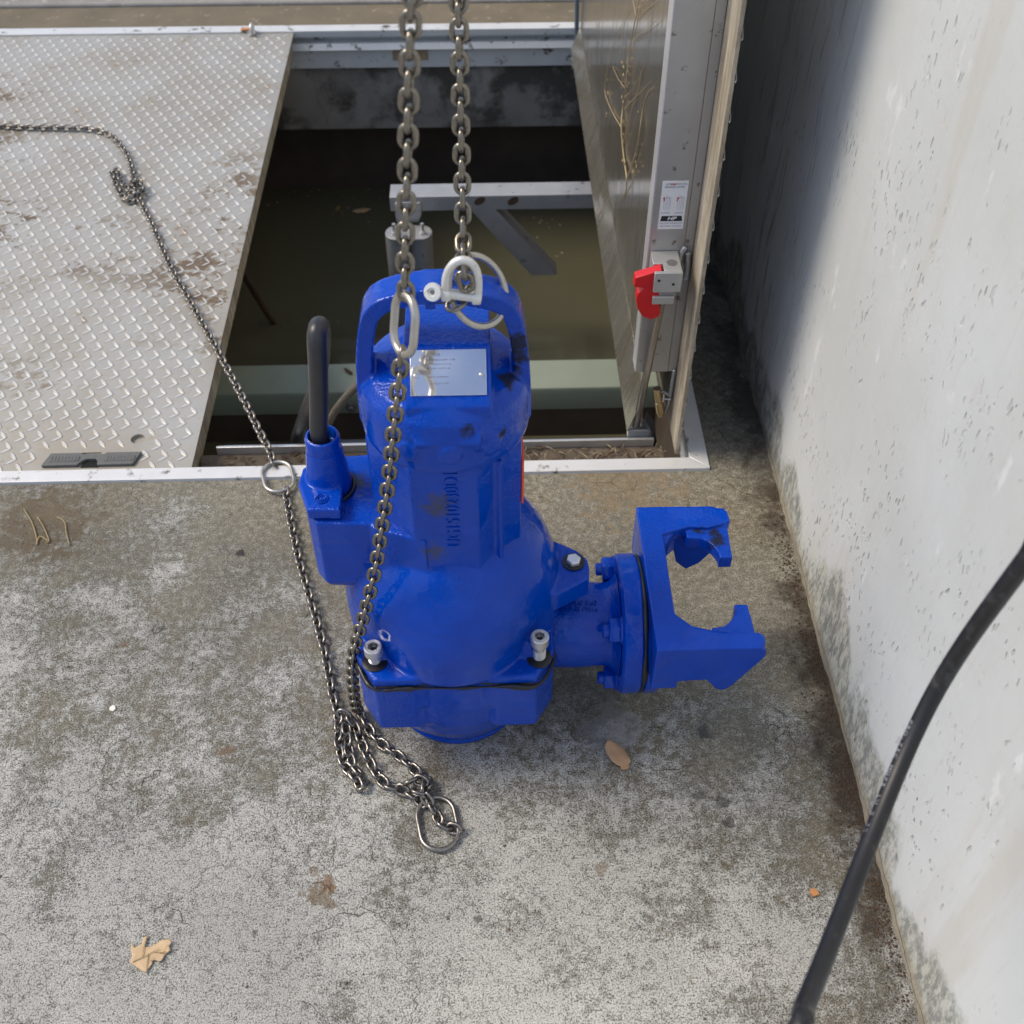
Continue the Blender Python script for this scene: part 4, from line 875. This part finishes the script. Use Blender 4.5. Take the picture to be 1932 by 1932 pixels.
# faint print along the hose
L_ = [0.0]
for i in range(1, len(hsp)): L_.append(L_[-1] + (hsp[i] - hsp[i - 1]).length)
def along(s):
    for i in range(1, len(hsp)):
        if L_[i] >= s:
            t = (hsp[i] - hsp[i - 1]).normalized(); return hsp[i - 1] + t * (s - L_[i - 1]), t
    return hsp[-1], t
i0 = min(range(len(hsp)), key=lambda i: (hsp[i] - p_print).length)
pm = None; s_ = L_[i0] - .02
meshes = []
for chx in '03-0 UL EPDM CET-ORP'[::1]:
    p, t = along(s_); view = (CAM - p).normalized(); side = t.cross(view).normalized(); nrm = (view * .55 + side * -.83).normalized()
    if (nrm.dot(V((-1, 0, 0)))) < 0: nrm = (view * .55 + side * .83).normalized()
    if chx != ' ': meshes.append((chx, frame(p + nrm * .0074, -t, nrm.cross(-t))))
    s_ += .0052
pmb = MB()
for chx, m_ in meshes:
    o = text('t', chx, .0062, 'ink_grey', None, m_, .00004); me = o.data
    pmb.add([tuple(v.co) for v in me.vertices], [tuple(p.vertices) for p in me.polygons]); bpy.data.objects.remove(o)
pmb.build('print', 'ink_grey', hose, smooth=0)

# ------------------------------------------------------------------ chains
PITCH, WR, CW_ = .0149, .0026, .0063
def link_mesh(name, mat, hs=.0036, hr_=CW_, wr=WR, n=9):
    pts = []
    for i in range(n + 1): t = -pi / 2 + pi * i / n; pts.append((hs + hr_ * cos(t), hr_ * sin(t), 0))
    for i in range(n + 1): t = pi / 2 + pi * i / n; pts.append((-hs + hr_ * cos(t), hr_ * sin(t), 0))
    me = MB().tube(pts, wr, 8, True).mesh(name); me.materials.append(M[mat]); me.polygons.foreach_set('use_smooth', [True] * len(me.polygons)); return me
LK = {'g': link_mesh('link', 'galvanised_chain'), 'd': link_mesh('link', 'dark_chain')}
def chain(root, pts, kind, ref, roll=0.0, start=0, jitter=.12, stop=None):
    sp_ = spline(pts, .002); acc = 0.0; nxt = PITCH / 2; i = 0; out = []
    cum = [0.0]
    for a_, b__ in zip(sp_, sp_[1:]): cum.append(cum[-1] + (b__ - a_).length)
    k_ = int(cum[-1] / PITCH); step = cum[-1] / max(1, k_)
    j = 0
    for i in range(k_):
        s0, s1 = i * step, (i + 1) * step
        def p_at(s):
            jj = min(len(cum) - 2, max(0, next((q for q in range(len(cum)) if cum[q] >= s), len(cum) - 1) - 1)); f = (s - cum[jj]) / max(1e-9, cum[jj + 1] - cum[jj]); return sp_[jj].lerp(sp_[jj + 1], min(1, f))
        a_, b__ = p_at(s0), p_at(min(s1, cum[-1])); t = (b__ - a_).normalized(); c_ = (a_ + b__) / 2
        up_ = ref(c_) if callable(ref) else V(ref); up_ = (up_ - t * up_.dot(t)).normalized()
        an = roll + (pi / 2 if (i + start) % 2 else 0) + random.uniform(-jitter, jitter)
        up_ = Quaternion(t, an) @ up_
        o = bpy.data.objects.new('link', LK[kind]); COL.objects.link(o)
        m_ = frame(c_, t, up_.cross(t)); o.matrix_basis = m_; put(o, root); out.append(o)
    return out
def oval_ring(name, root, c, xdir, ydir, hs, hr_, wr, mat='ring_steel'):
    m_ = frame(c, xdir, ydir); pts = []
    for i in range(17): t = -pi / 2 + pi * i / 16; pts.append(m_ @ V((hs + hr_ * cos(t), hr_ * sin(t), 0)))
    for i in range(17): t = pi / 2 + pi * i / 16; pts.append(m_ @ V((-hs + hr_ * cos(t), hr_ * sin(t), 0)))
    return MB().tube(pts, wr, 12, True).build(name, mat, root, smooth=80)
tocam = lambda p: CAM - p

YL = -.105
lc = thing('hanging_chain', 'galvanised chain hanging down on the left, ending in a long oval ring', 'chain', at(765, 560, 'y', YL))
chain(lc, [at(779, -60, 'y', YL) + V((.012, 0, .26)), at(779, -60, 'y', YL), at(776, 0, 'y', YL), at(772, 150, 'y', YL), at(768, 350, 'y', YL), at(764, 470, 'y', YL), at(766, 562, 'y', YL)], 'g', tocam, .18, 0, .08)
r0, r1 = at(767, 556, 'y', YL - .003), at(759, 667, 'y', YL - .020)
oval_ring('oval_ring', lc, (r0 + r1) / 2, r1 - r0, V((.50, -.86, 0)), (r1 - r0).length / 2 - .0185, .0185, .0040)

sc_ = thing('slack_chain', 'steel chain drooping down the front of the pump into a heap on the slab', 'chain', at(660, 1345, 'z', 0))
zz = .0072
dn = [((759, 660), -.122), ((755, 700), -.122), ((748, 760), -.122), ((741, 830), -.118), ((734, 900), -.112), ((726, 960), -.108), ((717, 1020), -.104), ((708, 1075), -.104), ((695, 1130), -.106), ((681, 1180), -.098), ((670, 1220), -.090), ((665, 1260), -.080), ((667, 1300), -.065), ((671, 1328), -.050)]
chain(sc_, [at(*p, 'y', y) for p, y in dn] + [at(676, 1340, 'z', zz)], 'g', tocam, .1, 1, .1)
gz = lambda x, y, z=zz: at(x, y, 'z', z)
S1 = [(677, 1340), (688, 1360), (699, 1381), (719, 1403), (749, 1423), (772, 1443), (793, 1462), (808, 1474), (806, 1488), (799, 1497), (806, 1512), (818, 1522), (824, 1540), (829, 1551), (842, 1553), (851, 1566), (866, 1566)]
zs = [.0075] * 8 + [.012, .016, .013, .010, .008, .010, .008, .008, .009]
chain(sc_, [gz(x, y, z) for (x, y), z in zip(S1, zs)], 'd', (0, 0, 1), .75, 0, .25)
S3 = [(640, 1345), (654, 1348), (664, 1362), (673, 1373), (683, 1403), (694, 1428), (709, 1458), (727, 1480), (752, 1487), (776, 1499), (792, 1510), (803, 1518)]
chain(sc_, [gz(x, y, .0075 + (.008 if i < 2 else 0)) for i, (x, y) in enumerate(S3)], 'd', (0, 0, 1), .8, 0, .25)
S4 = [(653, 1366), (656, 1395), (660, 1425), (668, 1448), (680, 1462)]
chain(sc_, [gz(x, y, .009) for x, y in S4], 'd', (0, 0, 1), .8, 1, .3)
S5 = [(766, 1478), (780, 1470), (796, 1472), (806, 1482), (798, 1496), (782, 1490)]
chain(sc_, [gz(x, y, .017) for x, y in S5], 'd', (0, 0, 1), .5, 1, .3)
rc_ = gz(827, 1553, .0055); r_a, r_b = gz(816, 1504, .0055), gz(836, 1604, .0055)
oval_ring('oval_ring', sc_, (r_a + r_b) / 2, r_b - r_a, V((1, .2, 0)), (r_b - r_a).length / 2 - .0265, .0255, .0034, 'dark_ring')

gc = thing('guide_chain', 'long dark chain running from the heap over the frame and across the tread plate', 'chain', at(525, 900, 'z', .01))
S2 = [(689, 1477), (684, 1488), (674, 1480), (672, 1465), (657, 1453), (647, 1438), (641, 1415), (637, 1392), (641, 1369), (636, 1344), (628, 1314), (620, 1270), (605, 1200), (585, 1130), (565, 1060), (549, 985), (538, 922)]
chain(gc, [gz(x, y, .0075 if 0 < i else .004) for i, (x, y) in enumerate(S2)], 'd', (0, 0, 1), .78, 0, .2)
U = [(518, 878), (508, 850), (490, 815), (455, 745), (415, 670), (370, 590), (320, 500), (286, 422), (264, 378), (255, 345), (245, 305), (232, 280), (205, 253), (170, 243), (120, 241), (60, 240), (0, 237), (-80, 234)]
chain(gc, [gz(x, y, .0105) for x, y in U], 'd', (0, 0, 1), .78, 0, .15)
Tn = [(258, 372), (247, 380), (232, 372), (220, 352), (213, 334), (212, 322), (222, 322), (226, 338), (236, 352), (250, 366), (266, 364), (270, 350), (258, 340), (246, 350)]
chain(gc, [gz(x, y, .010 + .0007 * i) for i, (x, y) in enumerate(Tn)], 'd', (0, 0, 1), .7, 0, .3)
q0, q1 = gz(518, 873, .009), gz(531, 926, .009)
oval_ring('oval_ring', gc, (q0 + q1) / 2, q1 - q0, V((1, .1, 0)), (q1 - q0).length / 2 - .0245, .0255, .0032)

YR = .030
rcn = thing('hanging_chain', 'galvanised chain hanging down on the right into the white shackle', 'chain', at(873, 480, 'y', YR))
chain(rcn, [at(862, -60, 'y', YR) + V((-.012, -.02, .26)), at(862, -60, 'y', YR), at(865, 0, 'y', YR), at(868, 150, 'y', YR), at(872, 340, 'y', YR), at(874, 455, 'y', YR - .020), at(874, 490, 'y', -.026), at(877, 515, 'y', -.036), at(881, 545, 'y', -.037)], 'g', tocam, .12, 1, .08)
chain(rcn, [at(868, 520, 'y', -.024), at(888, 530, 'y', -.026), at(884, 552, 'y', -.026), at(868, 572, 'y', -.028), at(846, 580, 'y', -.032)], 'd', tocam, .5, 0, .2)
bpy.context.view_layer.update()
rg = thing('lifting_ring', 'round steel ring threaded round the pump handle behind the shackle', 'ring', at(903, 548, 'y', -.008))
cR = at(901, 549, 'y', -.006); nR = (V((.30, -.55, .55))).normalized()
ux_ = nR.cross(V((0, 0, 1))).normalized()
m_ = frame(cR, ux_, nR.cross(ux_)); MB().tube([m_ @ V((.0300 * cos(2 * pi * i / 48), .0365 * sin(2 * pi * i / 48), 0)) for i in range(48)], .0036, 12, True).build('ring_body', 'ring_steel', rg, smooth=80)
# shackle
sk_ = thing('shackle', 'white zinc bow shackle with screw pin hooked at the pump handle', 'shackle', at(870, 550, 'y', -.03))
YS = -.034
def sp3(x, y, dy=0): return at(x, y, 'y', YS + dy)
bow = spline([sp3(842, 561), sp3(841, 545), sp3(842, 525), sp3(848, 508), sp3(858, 496), sp3(871, 491), sp3(885, 494), sp3(896, 505), sp3(901, 522), sp3(902, 545), sp3(900, 566)], .003)
MB().tube(bow, .0044, 14).build('bow', 'shackle_zinc', sk_, smooth=80)
for (x, y) in ((841, 555), (899, 561)):
    p = sp3(x, y); m_ = frame(p, (0, 1, 0), (0, 0, 1)); MB().lathe([(.0066, -.0044), (.0074, -.003), (.0074, .003), (.0066, .0044)], 24, m_).build('eye', 'shackle_zinc', sk_, smooth=40)
pl0, pl1 = sp3(826, 551), sp3(908, 562); MB().cyl(pl0, pl1, .0053).build('pin', 'shackle_zinc', sk_)
ph = sp3(817, 551, -.003); m_ = frame(ph, (.75, -.25, .1), (.15, .55, 1))
hd = MB(); hd.lathe([(.003, -.0032), (.0088, -.003), (.0094, 0), (.0088, .003), (.0045, .0032), (.0036, .0018), (.0001, .0017)], 28, m_); hd.build('pin_head', 'shackle_zinc', sk_, smooth=45)
hd = MB().lathe([(.0024, .0019), (.0024, .0022)], 16, m_); hd.build('pin_eye', 'grey_plastic', sk_)

# ------------------------------------------------------------------ leaves and chips on the slab
lf = [(-.032, .002), (-.026, -.010), (-.012, -.016), (.004, -.017), (.016, -.014), (.022, -.011), (.026, -.014), (.031, -.011), (.034, -.004), (.031, .001), (.026, .004), (.024, .010), (.014, .013), (-.002, .0145), (-.018, .011), (-.028, .007)]
a0, a1 = gz(1148, 1405, 0), gz(1183, 1447, 0)
flatleaf('fallen_leaf', [(x * .82, y * .82) for x, y in lf], (a0 + a1) / 2, math.atan2(a1.y - a0.y, a1.x - a0.x), 'leaf_tan', 'tan oval fallen leaf lying on the slab to the right of the pump foot', bend=.18)
oakp = [(249, 1779), (255, 1790), (262, 1786), (268, 1784), (272, 1771), (279, 1767), (277, 1779), (274, 1788), (284, 1788), (294, 1783), (307, 1776), (321, 1774), (326, 1779), (320, 1787), (323, 1795), (312, 1803), (306, 1815), (300, 1816), (294, 1813), (289, 1813), (288, 1820), (282, 1828), (277, 1837), (266, 1832), (256, 1824), (246, 1818), (251, 1806), (248, 1793)]
oc_ = gz(281, 1800, 0); flatleaf('oak_leaf', [((gz(x, y, 0) - oc_).x, (gz(x, y, 0) - oc_).y) for x, y in oakp], oc_, 0, 'leaf_pale', 'pale brown lobed oak leaf lying on the near left of the slab', bend=.05)
vb = MB()
for a_, b__ in (((250, 1815), (300, 1790)), ((268, 1806), (274, 1775)), ((280, 1800), (275, 1830)), ((290, 1796), (318, 1797))):
    pa_, pb_ = gz(*a_, .0040), gz(*b__, .0048); vb.tube([pa_, (pa_ + pb_) / 2, pb_], [.0006, .0005, .0003], 6)
vo = vb.build('vein', 'dry_stem', bpy.data.objects['oak_leaf'])
ck = MB(); p = gz(213, 1338, 0); ck.prism([(p.x + x, p.y + y) for x, y in ((-.004, -.003), (.002, -.005), (.005, -.001), (.003, .005), (-.001, .0065), (-.005, .002))], .0005, .0025)
tag(ck.build('stone_chip', 'white_chip', None, .0012), 'small white stone chip on the slab left of the pump', 'chip')
ck = MB(); p = gz(1536, 1685, 0); ck.prism([(p.x + x, p.y + y) for x, y in ((-.006, 0), (-.002, -.006), (.006, -.004), (.003, .004), (-.004, .005))], .0005, .005)
tag(ck.build('brick_crumb', 'orange_chip', None, .001), 'orange brick crumb on the slab close to the black hose', 'chip')
st = MB()
for pts in ([(45, 960), (60, 985), (68, 1010), (70, 1025)], [(70, 975), (80, 990), (92, 1018), (86, 1024)], [(108, 975), (122, 985), (125, 1005), (131, 1028)], [(90, 1020), (75, 1012), (68, 1028)]):
    st.tube(spline([gz(x, y, .003) for x, y in pts], .01), .0011, 6)
tag(st.build('dry_stalk', 'dry_stem', None, smooth=60), 'bent straw stalks lying on the slab below the tread plate', 'dry stalks')
ground = bpy.data.objects['ground']
for pts, wd_ in (([(1338, 891), (1362, 908), (1378, 914), (1402, 931), (1428, 938), (1458, 951)], .0012), ([(1040, 1322), (1058, 1338), (1066, 1342), (1074, 1360), (1073, 1378), (1090, 1398), (1112, 1404)], .0010), ([(1066, 1342), (1090, 1336), (1104, 1340)], .0008),
               ([(1182, 1425), (1204, 1440), (1230, 1452), (1262, 1454), (1292, 1448), (1330, 1440)], .0009), ([(1262, 1454), (1268, 1478), (1290, 1490)], .0007), ([(1225, 1352), (1234, 1370), (1250, 1372), (1258, 1362)], .0008), ([(560, 1650), (590, 1668), (602, 1664), (640, 1690), (662, 1690)], .0007), ([(690, 1560), (705, 1590), (700, 1612), (722, 1640)], .0006), ([(300, 1705), (340, 1722), (352, 1745), (390, 1752)], .0007)):
    P_ = spline([gz(x, y, 0) for x, y in pts], .004); vs = []
    for i, p in enumerate(P_):
        t = (P_[min(i + 1, len(P_) - 1)] - P_[max(i - 1, 0)]).normalized(); q_ = V((-t.y, t.x, 0)); e_ = min(1, i / 6, (len(P_) - 1 - i) / 6)
        j_ = q_ * random.uniform(-.0022, .0022); h_ = wd_ * .5 * random.uniform(.4, 1.4) * e_
        vs += [tuple(p + j_ - q_ * h_ + V((0, 0, .0009))), tuple(p + j_ + q_ * h_ + V((0, 0, .0009)))]
    MB().add(vs, [(2 * i, 2 * i + 2, 2 * i + 3, 2 * i + 1) for i in range(len(P_) - 1)]).build('crack', 'litter', ground, smooth=0)
gs_ = MB()
for i in range(700):
    x, y = random.uniform(-.85, .54), random.uniform(-.62, .43)
    if random.random() > .25 + .75 * (x + .85) / 1.4: continue
    r_ = random.choice((.0006, .0008, .001, .0014, .0022)) * random.uniform(.7, 1.2)
    gs_.lathe([(r_ * .6, 0), (r_, r_ * .4), (r_ * .4, r_ * .8)], 6, T((x, y, 0)) @ Matrix.Rotation(random.uniform(0, 3), 4, 'Z') @ Matrix.Diagonal((1, random.uniform(.5, 1), 1, 1)))
o = struct(gs_.build('grit_specks', 'grit_mixed', None, smooth=0), 'stuff'); o['label'] = 'fine loose grit scattered over the slab'; o['category'] = 'grit'
# grit caught in the corner at the foot of the wall
gr = MB()
for i in range(900):
    y = random.uniform(-.7, .42); y = random.choice((random.gauss(-.16, .05), random.gauss(.22, .05), random.gauss(.03, .04), random.gauss(-.36, .05), y)); x = .552 - abs(random.gauss(0, .016)); r_ = random.uniform(.0006, .0022)
    gr.lathe([(r_ * .4, 0), (r_, r_ * .5), (r_ * .3, r_)], 5, T((x, y, 0)) @ Matrix.Rotation(random.uniform(0, 3), 4, 'Z'))
o = struct(gr.build('grit', 'litter', None, smooth=0), 'stuff'); o['label'] = 'dark grit gathered along the foot of the wall'; o['category'] = 'grit'
